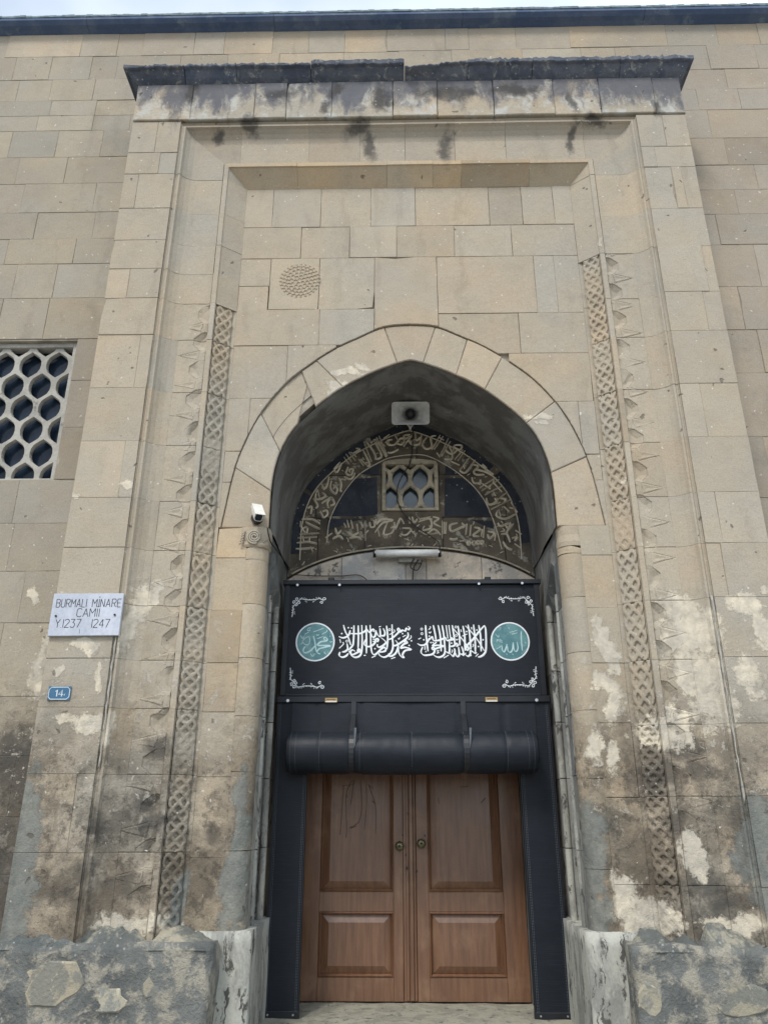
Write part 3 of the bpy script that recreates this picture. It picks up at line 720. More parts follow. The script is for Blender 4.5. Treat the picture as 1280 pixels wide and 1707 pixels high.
# inner panel ----------------------------------------------------------------
XP=XR-.70   # 1.685
def zarch(x):
    ax=abs(x)
    if ax>=AO[-1][0]: return -9
    for p,q in zip(AO[:-1],AO[1:]):
        if p[0]<=ax<=q[0]+1e-9: return p[1]+(q[1]-p[1])*(ax-p[0])/max(1e-9,q[0]-p[0])
    return AO[0][1]
def panel_block(x0,x1,z0,z1,tint=None,**kw):
    if x0>x1: x0,x1=x1,x0
    xs=sorted({x0,x1}|{round(s*p[0],4) for p in AO for s in(-1,1) if x0<s*p[0]<x1})
    bot=[(x,max(z0,zarch(x)+.004)) for x in xs]
    if max(b_[1] for b_ in bot)<=z0+.001:
        return stone([(x0,z0),(x1,z0),(x1,z1),(x0,z1)],PY,PY+.12,M['portal'],portal,tint or rtint(),**kw)
    # refine where the arch passes z1
    pts=[]
    for (xa,za_),(xb,zb_) in zip(bot[:-1],bot[1:]):
        for k in range(4):
            x=xa+(xb-xa)*k/4; pts.append((x,max(z0,zarch(x)+.004)))
    pts.append(bot[-1])
    pts=[p for p in pts if p[1]<z1-.004]
    if len(pts)<2: return
    # end of the block where the arch reaches its top
    def cross(side):
        lo,hi=x0,x1
        for x in (np.linspace(pts[-1][0],x1,60) if side>0 else np.linspace(pts[0][0],x0,60)):
            if zarch(x)+.004>=z1: return x
        return None
    poly=list(pts)
    if poly[-1][0]<x1-1e-4: 
        c=cross(1); poly.append((c if c is not None else poly[-1][0],z1-.001))
    else: poly.append((x1,z1))
    if pts[0][0]>x0+1e-4:
        c=cross(-1); poly.append((c if c is not None else pts[0][0],z1-.001))
    else: poly.append((x0,z1))
    q=[poly[0]]
    for p in poly[1:]:
        if math.dist(p,q[-1])>.006: q.append(p)
    if math.dist(q[0],q[-1])<.006: q.pop()
    if len(q)<3: return
    return stone(q,PY,PY+.12,M['portal'],portal,tint or rtint(),**kw)
def XPj(px,py): return at(px,py,PY)[0]
ztop=ZT-.70
A=[ztop,zat(650,377,PY),zat(650,429,PY)]
def prow(z0,z1,js,ym,x0=-XP,x1=XP,tb=(1,1,1)):
    xs=[x0]+[XPj(j,ym) for j in js]+[x1]
    for a,b_ in zip(xs[:-1],xs[1:]): panel_block(a,b_,z0,z1,rtint(tb))
prow(A[1],A[0],[455,535,618,692,815,870,923],350)
prow(A[2],A[1],[502,583,661,757,853],405)
z516=zat(500,516,PY); z522=zat(800,522,PY); z477=zat(430,477,PY); z576=zat(450,576,PY); z588=zat(950,588,PY); z664=zat(430,664,PY); z669=zat(930,669,PY); z757=zat(950,757,PY); z756=zat(395,752,PY)
xk0,xk1=XPj(624,520),XPj(730,520); x450=XPj(450,470); x892=XPj(892,470); x918=XPj(926,470)
panel_block(-XP,x450,z477,A[2]); panel_block(-XP,x450-.01,z516,z477)
panel_block(x450,XPj(532,470),z516,A[2],(1.04,1.03,1.0)); panel_block(XPj(532,470),xk0,z516,A[2],(1.04,1.03,1.0))
panel_block(xk0,xk1,5.9,A[2],(1.0,.97,.94),gap=.004)
panel_block(xk1,x892,z522,A[2],(1.02,.99,.96),gap=.004); panel_block(x892,x918,z522,A[2]); panel_block(x918,XP,z522,A[2])
for a,b_ in ((-XP,XPj(532,545)),(XPj(532,545),xk0)): panel_block(a,b_,z576,z516)
xr1=XPj(866,555); hole=XPj(832,590),XPj(846,590)
panel_block(xk1,xr1,z588,z522,gap=.004); panel_block(xr1,XP,z588,z522)
panel_block(-XP,XPj(478,620),z664,z576,gap=.003); panel_block(XPj(478,620),XPj(560,600),z664,z576)
panel_block(hole[1]+.01,XP,z669,z588)       # small hole left open at its left end
x415=XPj(415,700); panel_block(-XP,x415,z756,z664); panel_block(x415,-1.2,z756,z664)
x967=XPj(967,710); panel_block(1.2,x967,z757,z669); panel_block(x967,XP,z757,z669)
zc2=zat(380,905,PY)
panel_block(-XP,-1.45,4.42,z756); panel_block(1.45,XP,4.42,z757)
panel_block(-XP,-1.50,SP+.0,4.42); panel_block(1.50,XP,SP+.0,4.42)
# jamb ashlar between the carved strip and the corner colonnette
for s in (-1,1):
    cz=[SP-.0,zat(380,930,PY),zat(380,1017,PY),zat(380,1105,PY),zat(380,1187,PY),zat(370,1295,PY),zat(360,1430,PY),PLZ] if s<0 else [SP,zat(1010,925,PY),zat(1010,1013,PY),zat(1010,1105,PY),zat(1010,1205,PY),zat(1010,1330,PY),zat(1010,1475,PY),PLZ]
    for z1,z0 in zip(cz[:-1],cz[1:]):
        a,b_=(-XP,-1.425) if s<0 else (1.425,XP)
        stone([(a,z0),(b_,z0),(b_,z1),(a,z1)],PY,PY+.12,M['portal'],portal,rtint((1.0,.97,.92)))
# voussoirs -------------------------------------------------------------------
def vous(side,t0,t1,o0=None,o1=None,tint=None,cut=None,dy=0):
    o0=t0 if o0 is None else o0; o1=t1 if o1 is None else o1
    inn=asub(AI,LI,t0,t1); ou=asub(AO,LO,o0,o1)
    if cut: inn=[p for p in inn]; 
    poly=[(side*x,z) for x,z in ou]+[(side*x,z) for x,z in inn[::-1]]
    if cut:   # broken arris at the joint
        acc=[inn[0]]; k=1
        while math.dist(inn[0],inn[k])<.20: k+=1
        i0,o_=inn[0],ou[0]; mid=(side*(i0[0]*.42+o_[0]*.58),i0[1]*.42+o_[1]*.58); mid2=(side*(inn[k][0]*.80+ou[0][0]*.20+.0),inn[k][1]*.85+i0[1]*.15)
        poly=[(side*x,z) for x,z in ou]+[(side*x,z) for x,z in inn[:k-1:-1]]+[mid2,mid]
    ar=sum(poly[i][0]*poly[(i+1)%len(poly)][1]-poly[(i+1)%len(poly)][0]*poly[i][1] for i in range(len(poly)))
    if ar<0: poly=poly[::-1]
    stone(poly,PY+.012+dy,PY+.26,M['portal'],portal,tint or rtint(),name='voussoir',jit=.0015,step=.3,gap=.0025,ch=.008,chip=.0,proud=.003)
# keystone
ki=asub(AI,LI,0,.055); ko=asub(AO,LO,0,.085)
poly=[(-x,z) for x,z in ko[::-1]]+[(x,z) for x,z in ko[1:]]; poly=poly[::-1]; poly=poly[::-1]
inn=[(x,z) for x,z in ki[::-1]]+[(-x,z) for x,z in ki[1:]]
poly=(poly+inn)[::-1]
stone(poly,PY+.014,PY+.26,M['portal'],portal,(.95,.93,.92),name='voussoir',jit=.0015,step=.3,gap=.003,ch=.008,proud=0)
vous(-1,.055,.30,.085,.34,(1.02,1.01,1.0)); vous(-1,.30,.44,.34,.40,(.99,.97,.94),dy=.004); vous(-1,.44,.68,.40,.60,(1.03,1.0,.96),cut=True,dy=.012); vous(-1,.68,.85,.60,.80); vous(-1,.85,1.,.80,1.)
vous(1,.055,.20,.085,.20,(1.0,1.0,1.0)); vous(1,.20,.33,.20,.33); vous(1,.33,.55,.33,.56); vous(1,.55,.78,.56,.77); vous(1,.78,1.,.77,1.)
# rear of the broken corner: sooty backing
# vault, reveals ----------------------------------------------------------------
TY=1.45
def vault():
    half=[(x,z) for x,z in AI]; curve=[(-x,z) for x,z in half[::-1]]+[(x,z) for x,z in half[1:]]
    ny=22; Y=np.linspace(PY+.02,TY+.01,ny); vs=[]
    for j,y in enumerate(Y):
        for i,(x,z) in enumerate(curve):
            n=mnoise.noise(Vector((x*2.2,y*2.2,z*2.2)))*.016+mnoise.noise(Vector((x*9,y*9,z*9)))*.004
            r=math.hypot(x,z-4.3) or 1
            k=(n if 0<j<ny-1 else 0)-.014
            vs.append((x+k*x/r,y,z+k*max(0,(z-4.3))/r))
    m=len(curve); fs=[(j*m+i,j*m+i+1,(j+1)*m+i+1,(j+1)*m+i) for j in range(ny-1) for i in range(m-1)]
    # outer skin so that it has thickness
    b0=len(vs)
    for j,y in enumerate(Y):
        for i,(x,z) in enumerate(curve):
            r=math.hypot(x,z-4.3) or 1; vs.append((x+.12*x/r,y,z+.12*(z-4.3)/r+.0))
    fs+=[(b0+j*m+i,b0+(j+1)*m+i,b0+(j+1)*m+i+1,b0+j*m+i+1) for j in range(ny-1) for i in range(m-1)]
    return MB().add(vs,fs).build('arch_vault',M['soot'],portal,smooth=True)
vault()
# lower reveals with a shallow side niche
RX=1.25
rows=[SP,3.72,3.30,2.86,2.42,1.96,1.42,.88]
for s in (-1,1):
    for z1,z0 in zip(rows[:-1],rows[1:]):
        nich = z0<3.5 and z1<=3.75
        parts_=[(PY+.12,.52,0),(.52,.90,.10),(.90,TY+.002,0)] if nich else [(PY+.12,TY+.002,0)]
        for y0,y1,d in parts_:
            x=RX+d; g_=.002
            ring=[(y0+g_,z0+g_),(y1-g_,z0+g_),(y1-g_,z1-g_),(y0+g_,z1-g_)]
            xx=x+random.uniform(-.003,.003)
            vs=[(s*xx,y,z) for y,z in ring]+[(s*(x+.15),y,z) for y,z in ring]
            fs=[(0,1,2,3),(4,7,6,5),(0,4,5,1),(1,5,6,2),(2,6,7,3),(3,7,4,0)]
            if s>0: fs=[f[::-1] for f in fs]
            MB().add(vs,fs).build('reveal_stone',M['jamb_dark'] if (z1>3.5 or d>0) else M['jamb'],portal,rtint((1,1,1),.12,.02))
    # backing
    MB().box(min(s*(RX+.16),s*(RX+.6)),max(s*(RX+.16),s*(RX+.6)),PY+.34,TY+.3,-.15,4.2).build('core_masonry',M['mortar'],portal)
    # niche hood: sloping stone with two rolls down its edges
    hood=MB(); 
    ax,bx=s*(RX-.03),s*(RX+.11)
    hood.add([(ax,.50,3.74),(ax,.92,3.46),(bx,.92,3.30),(bx,.50,3.58),(ax,.50,3.84),(ax,.92,3.56),(bx,.92,3.56),(bx,.50,3.84)],
       [(0,1,2,3),(4,7,6,5),(0,4,5,1),(1,5,6,2),(2,6,7,3),(3,7,4,0)]).build('niche_hood',M['jamb_dark'],portal)
    for y,r in ((.515,.030),(.905,.036)):
        zz=[.88,1.42,1.96,2.42,2.86,3.30,3.46]
        for z0,z1 in zip(zz[:-1],zz[1:]):
            MB().tube([(s*(RX+.004),y,z0+.004),(s*(RX+.004),y,z0+.03),(s*(RX+.004),y,z1-.03),(s*(RX+.004),y,z1-.004)],r*.8,12,radii=[r*.78,r*.8,r*.8,r*.78],caps=False).build('reveal_roll',M['jamb'],portal,rtint((1.15,1.15,1.12),.12,.02),smooth=True)
    # impost above the hood, rough
# corner colonnettes -----------------------------------------------------------
for s in (-1,1):
    cxn,cyn,r=1.372,PY+.112,.122
    zz=[PLZ,1.42,1.98,2.40,2.86,3.31,3.70,3.81] if s<0 else [PLZ,1.30,1.93,2.44,2.90,3.36,3.74,3.80]
    cb=[zat(400,1290,.1)]
    for z0,z1 in zip(zz[:-1],zz[1:]):
        K=6; pts=[(s*cxn+random.uniform(-.0015,.0015),cyn,z0+.002+(z1-z0-.004)*k/K) for k in range(K+1)]
        MB().tube(pts,r,28,radii=[r-.0015]+[r]*(K-1)+[r-.0015],caps=False).build('column_drum',M['portal'],portal,rtint((1.02,.99,.94),.05,.03),smooth=True)
    MB().box(min(s*1.262,s*1.47),max(s*1.262,s*1.47),PY+.09,PY+.2,PLZ,3.98).build('column_core',M['mortar'],portal)
    # capital
    cp=MB()
    z0,z1=3.81,3.99
    prof=[(z0,.122),(z0+.02,.132),(z0+.05,.128),(z0+.075,.134),(z0+.12,.138),(z1,.136)] if s<0 else [(z0,.121),(z0+.04,.124),(z0+.10,.116),(z1,.122)]
    def sq(rr,q=.62):
        o=[]
        for k in range(28):
            a=2*math.pi*k/28; c_,s_=math.cos(a),math.sin(a); e=q+(1-q); 
            pw=.62 if s<0 else .85
            o.append((math.copysign(abs(c_)**pw,c_)*rr,math.copysign(abs(s_)**pw,s_)*rr))
        return o
    vs=[]; 
    for z,rr in prof:
        for x,y in sq(rr): vs.append((s*cxn+x,cyn+y,z))
    n=28; fs=[(i*n+k,i*n+(k+1)%n,(i+1)*n+(k+1)%n,(i+1)*n+k) for i in range(len(prof)-1) for k in range(n)]+[tuple(range(n))[::-1],tuple(range((len(prof)-1)*n,len(prof)*n))]
    co=cp.add(vs,fs).build('capital',M['portal'],portal,rtint((1.0,.97,.92),.03))
    if s<0:
        sp_=[]
        for k in range(60):
            a=k*.30; rr=.012+.052*k/60; sp_.append((-cxn+.012+rr*math.cos(a),cyn-.141,3.895+rr*math.sin(a)))
        MB().tube(sp_,.0085,6).build('spiral',M['portal'],co,smooth=True)
        lf=MB()
        for k in range(5): lf.tube([(-cxn-.115+k*.006,cyn-.137,3.83+k*.022),(-cxn-.085+k*.004,cyn-.143,3.845+k*.026)],.006,6)
        for k in range(4): lf.tube([(-cxn+.085+.01*k,cyn-.120+.02*k,3.85+.03*(k%2)),(-cxn+.122,cyn-.08+.02*k,3.90-.02*k)],.010,6)
        lf.build('leaf_fluting',M['portal'],co,smooth=True,kind='stuff')
# plinth ----------------------------------------------------------------------
def rough_box(name,x0,x1,y0,y1,z0,z1,mat,amp=.012,res=.09,parent=portal,tint=None):
    bm=bmesh.new(); 
    nx=max(2,int((x1-x0)/res)); nz=max(2,int((z1-z0)/res)); ny=max(2,int((y1-y0)/res))
    def P(x,y,z):
        k=mnoise.noise(Vector((x*3.1,y*3.1,z*3.1)))*amp+mnoise.noise(Vector((x*9,y*9,z*9)))*amp*.5
        return (x+k*.6,y+k*.9,z+k*.7)
    def grid(f,a,b_):
        vv=[[bm.verts.new(P(*f(i/a,j/b_))) for i in range(a+1)] for j in range(b_+1)]
        for j in range(b_):
            for i in range(a): bm.faces.new((vv[j][i],vv[j][i+1],vv[j+1][i+1],vv[j+1][i]))
    X=lambda t:x0+(x1-x0)*t; Yf=lambda t:y0+(y1-y0)*t; Zf=lambda t:z0+(z1-z0)*t
    grid(lambda a,c:(X(a),y0,Zf(c)),nx,nz); grid(lambda a,c:(X(a),Yf(c),z1),nx,ny)
    grid(lambda a,c:(x0,Yf(1-a),Zf(c)),ny,nz); grid(lambda a,c:(x1,Yf(a),Zf(c)),ny,nz)
    bmesh.ops.remove_doubles(bm,verts=bm.verts,dist=.001)
    me=bpy.data.meshes.new(name); bm.to_mesh(me); bm.free(); return link_mesh(name,me,mat,parent,tint,True)
rough_box('plinth',-2.96,-1.42,-.035,PY+.2,-.15,PLZ+.004,M['cement'],.034,.05)
rough_box('plinth',1.44,2.96,-.035,PY+.2,-.15,PLZ+.004,M['cement'],.034,.05)
for s in (-1,1):
    a,b_=sorted((s*1.19,s*1.60)); rough_box('jamb_base',a,b_,.20,TY,-.15,.895,M['jamb'],.008,tint=(1.35,1.35,1.3))
# rubble stones showing through the render
for px,py,rx,ry in ((88,1640,52,44),(170,1668,44,26),(262,1640,26,30),(1085,1668,26,30),(1235,1665,48,32)):
    X,Z=at(px,py,-.05); w=at(px+rx,py,-.05)[0]-X; h=at(px,py-ry,-.05)[1]-Z
    n=14; poly=[]
    for k in range(n):
        a=2*math.pi*k/n; q=1+random.uniform(-.22,.18); poly.append((X+w*q*math.cos(a)*.95,Z+h*q*math.sin(a)*.95))
    if min(p[1] for p in poly)<.01: poly=[(x,max(.01,z)) for x,z in poly]
    MB().prism(resample(poly,.04,.004),-.043,.02,.012).build('rubble_stone',M['rubble'],portal,rtint((1.25,1.22,1.15),.12,.03))
# pale mortar run in the groove of the outer fillet (lower half)
for s,z0,z1 in ((-1,2.0,3.0),(1,1.75,3.3)):
    pts=[]; k=0; z=z0
    while z<z1: pts.append((s*(XR-.016+random.uniform(-.003,.003)),.002,z)); z+=.05
    MB().tube(pts,.008,6,radii=[.0085*random.uniform(.35,1.2) for _ in pts]).build('mortar_fillet',M['lattice'],portal,smooth=True)
# crumbling mortar haunches where the carved bands meet the plinth
def haunch(X0,X1,hmax,yback,mat,seed):
    n,m_=int((X1-X0)/.018),22; vs=[]
    for j in range(m_+1):
        for i in range(n+1):
            t=i/n; x=X0+(X1-X0)*t; e=min(1,min(t,1-t)*5)
            top=hmax*e*(.62+.55*mnoise.noise(Vector((x*3.7+seed,1,seed)))+.35*mnoise.noise(Vector((x*11,seed,2)))+.15*mnoise.noise(Vector((x*31,seed,5))))
            top=min(hmax*.8,max(.004,top)); q=j/m_; z=PLZ-.03+(top+.03)*q
            y=-.03+(yback+.03)*min(1,q*1.05)**1.3+mnoise.noise(Vector((x*13,z*13,seed)))*.012+mnoise.noise(Vector((x*37,z*37,seed)))*.005
            vs.append((x,y,z))
    fs=[(j*(n+1)+i,j*(n+1)+i+1,(j+1)*(n+1)+i+1,(j+1)*(n+1)+i) for j in range(m_) for i in range(n)]
    MB().add(vs,fs).build('mortar_haunch',mat,portal,rtint((1.0,1.0,.96)),smooth=True)
haunch(-2.93,-2.36,.09,-.002,M['cement'],6.); haunch(-2.38,-1.90,.17,.096,M['cement'],1.0); haunch(-1.92,-1.46,.12,.20,M['cement'],3.0)
haunch(1.50,1.96,.16,.20,M['cement'],5.0); haunch(1.92,2.42,.17,.096,M['cement'],8.0); haunch(2.36,2.95,.10,-.002,M['cement'],9.0)
# carved rosette ---------------------------------------------------------------
RXc,RZc=at(500,468,PY); RR=.207
def rosette():
    nr,na=26,110; vs=[]; 
    cells=[(0,0)]
    for ring,cnt in ((.042,6),(.080,11),(.118,17),(.155,22),(.190,27)):
        for k in range(cnt): a=2*math.pi*(k+.3*ring*20)/cnt; cells.append((ring*math.cos(a),ring*math.sin(a)))
    for i in range(nr+1):
        r=RR*i/nr
        for k in range(na):
            a=2*math.pi*k/na; x,z=r*math.cos(a),r*math.sin(a); d=min(math.hypot(x-cx_,z-cz_) for cx_,cz_ in cells)
            y=-.006+ (.013 if d<.0125 else (.006 if d<.016 else 0)) ; 
            if i==nr: y=.004
            vs.append((RXc+x,PY+y-.004,RZc+z))
    fs=[(i*na+k,(i+1)*na+k,(i+1)*na+(k+1)%na,i*na+(k+1)%na) for i in range(nr) for k in range(na)]
    MB().add(vs,[f[::-1] for f in fs]).build('carved_rosette',M['portal'],portal,(.97,.93,.88))
rosette()
# ------------------------------------------------------------------ tympanum
def tz(px,py): return at(px,py,TY)
def tymp_z(x):   # outline of the vault at x
    ax=min(abs(x),1.2499)
    for p,q in zip(AI[:-1],AI[1:]):
        if p[0]<=ax<=q[0]+1e-9: return p[1]+(q[1]-p[1])*(ax-p[0])/max(1e-9,q[0]-p[0])
    return SP
def tymp_x(z):
    if z<=AI[-1][1]: return 1.25
    for p,q in zip(AI[:-1],AI[1:]):
        if q[1]<=z<=p[1]: return p[0]+(q[0]-p[0])*(p[1]-z)/max(1e-9,p[1]-q[1])
    return 0
zr1=tz(600,792)[1]; zr2=tz(600,863)[1]
# segmental relieving line above the door
def seg_z(x): return 4.215-.215*(abs(x)/1.25)**2-.10*(abs(x)/1.25)**4
WXa,WXb=-.292,.302; WZa,WZb=4.62,tz(680,768)[1]
MB().box(-1.38,1.38,TY+.055,TY+.50,3.30,5.85).build('core_masonry',M['mortar'],portal) if False else None
cm=MB(); cm.box(-1.38,WXa,TY+.05,TY+.45,3.3,5.85).box(WXb,1.38,TY+.05,TY+.45,3.3,5.85).box(WXa,WXb,TY+.05,TY+.45,3.3,WZa).box(WXa,WXb,TY+.05,TY+.45,WZb,5.85); cm.build('core_masonry',M['mortar'],portal)
def slab(x0,x1,z0f,z1f,mat,dy=0,n=10,name='tympanum_slab'):
    top=[];bot=[]
    for i in range(n+1):
        x=x0+(x1-x0)*i/n; t=z1f(x) if callable(z1f) else z1f; b_=z0f(x) if callable(z0f) else z0f
        t=min(t,tymp_z(x)+.02) 
        if t-b_>.003: top.append((x,t)); bot.append((x,b_))
    if len(top)<2: return
    g_=.003; poly=bot+top[::-1]
    q=[poly[0]]
    for p in poly[1:]:
        if math.dist(p,q[-1])>.004: q.append(p)
    return MB().prism(inset(q,g_),TY+dy,TY+.06,.004).build(name,mat,portal,rtint((1,1,1),.12,.03))
SL=M['slab_stone']
xa=tz(600,750)[0]; xb=tz(830,790)[0]
slab(-1.25,-.52,zr1,9,SL,n=16); slab(-.52,.08,lambda x: zr1 if x<WXa else WZb,9,SL,n=24); slab(.08,.80,lambda x: zr1 if x>WXb else WZb,9,SL,n=24); slab(.80,1.25,zr1,9,SL,n=14)
slab(-1.25,-.98,zr2,zr1,SL); slab(-.98,WXa,zr2,zr1,SL); slab(WXb,1.0,zr2,zr1,SL); slab(1.0,1.25,zr2,zr1,SL)
xm=tz(608,880)[0]; xn=tz(738,880)[0]; xq=tz(825,900)[0]
slab(-1.25,-.95,seg_z,zr2,SL); slab(-.95,xm,seg_z,zr2,SL); slab(xm,xn,seg_z,WZa,SL,dy=-.004) ; slab(xn,xq+.1,seg_z,zr2,SL); slab(xq+.1,1.25,seg_z,zr2,SL)
# filler between window bottom and zr2 at either side is part of the middle slab
# lintel zone under the relieving arch, down behind the banner
for a,b_ in ((-1.25,-.70),(-.70,-.05),(-.05,.16),(.16,.72),(.72,1.25)):
    xs_=[a+(b_-a)*k/8 for k in range(9)]
    poly=[(a,3.3),(b_,3.3)]+[(x,seg_z(x)-.014) for x in xs_[::-1]]
    MB().prism(inset(poly,.002),TY+.018,TY+.06,.004).build('lintel_stone',M['lintel'],portal,rtint((1,1,1),.15,.06))
# dark painted fields: outer rim and the two fields beside the window
def band(tA,tB,kout,kin,y,mat,name,n=60):
    """ring segment concentric with the vault; k = inset from the vault outline"""
    pass
CEN=(0,4.30)
def vin(t,k):
    """point at arch fraction t (-1 left spring .. 1 right spring), moved k inwards"""
    s=-1 if t<0 else 1; T=abs(t)*LI[-1]
    for i in range(len(AI)-1):
        if LI[i+1]>=T-1e-9:
            q=(T-LI[i])/max(1e-9,LI[i+1]-LI[i]); x=AI[i][0]+(AI[i+1][0]-AI[i][0])*q; z=AI[i][1]+(AI[i+1][1]-AI[i][1])*q
            break
    d=Vector((0-x*1.0,4.12-z)); d=d.normalized() if abs(t)<.9 else Vector((-1,0))
    r=(x+d.x*k)*s; return (r,z+d.y*k)
def ringstrip(t0,t1,k0,k1,yf,mat,name,n=40):
    a=[vin(t0+(t1-t0)*i/n,k0) for i in range(n+1)]; b_=[vin(t0+(t1-t0)*i/n,k1) for i in range(n+1)]
    m=MB()
    for i in range(n):
        vs=[(a[i][0],yf,a[i][1]),(a[i+1][0],yf,a[i+1][1]),(b_[i+1][0],yf,b_[i+1][1]),(b_[i][0],yf,b_[i][1])]
        vs+=[(x,TY+.01,z) for x,_,z in vs]
        m.add(vs,[(0,1,2,3)[::-1],(0,4,5,1),(2,6,7,3)])
    return m.build(name,mat,portal)
for t0,t1 in ((-.93,-.62),(-.60,-.24),(-.20,.46),(.50,.88)):
    ringstrip(t0,t1,.030,.115,TY-.004,M['slab_paint'],'painted_rim')
ringstrip(-1,1,-.01,.020,TY-.022,M['jamb_dark'],'rim_moulding',80)
ringstrip(-.96,.96,.121,.129,TY-.012,M['carve'],'inscription_border',80)
# spandrel fields beside the window
def polyfield(px_list,yf,mat,name):
    poly=[tz(*p) for p in px_list]
    ar=sum(poly[i][0]*poly[(i+1)%len(poly)][1]-poly[(i+1)%len(poly)][0]*poly[i][1] for i in range(len(poly)))
    if ar<0: poly=poly[::-1]
    return MB().prism(resample(poly,.06,.002),TY+yf,TY+.012,.003).build(name,mat,portal)
polyfield([(592,798),(628,796),(630,858),(610,861),(552,861),(565,833),(577,812)],-.005,M['slab_paint'],'painted_field')
polyfield([(547,865),(606,865),(580,872),(560,879),(545,885)],-.005,M['slab_paint'],'painted_field')
polyfield([(741,797),(770,797),(790,812),(806,833),(818,861),(741,861)],-.005,M['slab_paint'],'painted_field')
polyfield([(742,776),(752,780),(768,792),(742,792)],-.005,M['slab_paint'],'painted_field')
polyfield([(786,867),(820,868),(823,882),(806,876)],-.005,M['slab_paint'],'painted_field')
polyfield([(600,790),(618,780),(632,772),(632,792)],-.005,M['slab_paint'],'painted_field')
# inscription strokes (photo pixels: offset + v/scale)
C5=(480,700,6.095); C6=(680,700,5.818)
INS5=[[(925,165),(1010,370)],[(900,180),(985,350),(1005,370)],[(870,200),(950,360),(900,400)],[(805,230),(880,340),(890,410)],[(780,250),(850,430)],[(760,300),(830,450),(800,470)],[(720,400),(770,470)],[(740,400),(800,460)],[(840,240),(890,200),(910,260)],[(970,190),(1030,150)],[(1060,200),(1010,210),(1020,250),(1080,250),(1140,190),(1180,200),(1160,250),(1100,240)],[(1090,160),(1130,230)],[(1240,150),(1180,160),(1190,190),(1240,170),(1170,275)],[(1010,330),(1060,330),(1120,300)],[(1280,200),(1240,230),(1280,260)],
[(660,340),(730,300),(690,290)],[(620,330),(690,420)],[(590,350),(650,430)],[(570,380),(620,450)],[(640,330),(700,380)],[(530,430),(470,500),(500,530),(545,440)],[(610,480),(590,540),(640,560),(660,500),(620,510),(640,540)],[(570,580),(640,600),(680,540)],
[(415,580),(390,680),(340,690)],[(340,650),(370,700),(400,640)],[(440,620),(430,700),(480,750),(500,700),(460,660)],[(520,590),(540,650),(530,720),(550,720)],[(540,600),(590,610)],[(290,720),(280,800),(340,800),(380,770),(350,740)],[(300,710),(320,800)],[(340,850),(400,810),(440,790),(470,850),(430,870)],[(440,790),(400,840),(410,900)],[(260,800),(300,870),(280,900)],[(200,900),(240,880),(230,960)],[(330,930),(360,990),(400,960),(390,920),(350,930)],
[(130,1080),(180,1160),(200,1100)],[(120,1160),(320,1150)],[(180,1040),(260,1080),(330,1110)],[(140,1010),(250,1010),(330,1060)],[(100,1200),(300,1190)],[(90,1250),(200,1240),(300,1260)],[(80,1310),(150,1310),(270,1300)],[(230,1290),(250,1340)],[(130,1030),(125,1090)],[(150,1180),(160,1240)],[(220,1200),(215,1250)],
[(830,1040),(840,1090),(880,1080),(870,1020)],[(890,1010),(900,1060),(950,1010),(1070,1020),(960,1050),(880,1150)],[(1010,1040),(970,1160),(1050,1150),(1080,1090),(1040,1100)],[(1080,1040),(1090,1110),(1130,1010)],[(1120,1060),(1140,1000),(1180,1060)],[(1140,1160),(1200,1170),(1250,1110),(1160,1100)],[(1240,1000),(1240,1060)],[(910,1100),(930,1190)],
[(600,1020),(620,1100)],[(640,1020),(660,1110)],[(570,1050),(590,1100)],[(380,1200),(450,1150)],[(700,1060),(710,1140)],[(480,1100),(500,1160),(540,1120)],[(450,1210),(520,1180),(560,1220)],[(600,1140),(660,1170),(720,1140)],[(620,1200),(700,1190),(750,1220)],[(740,1040),(760,1100)]]
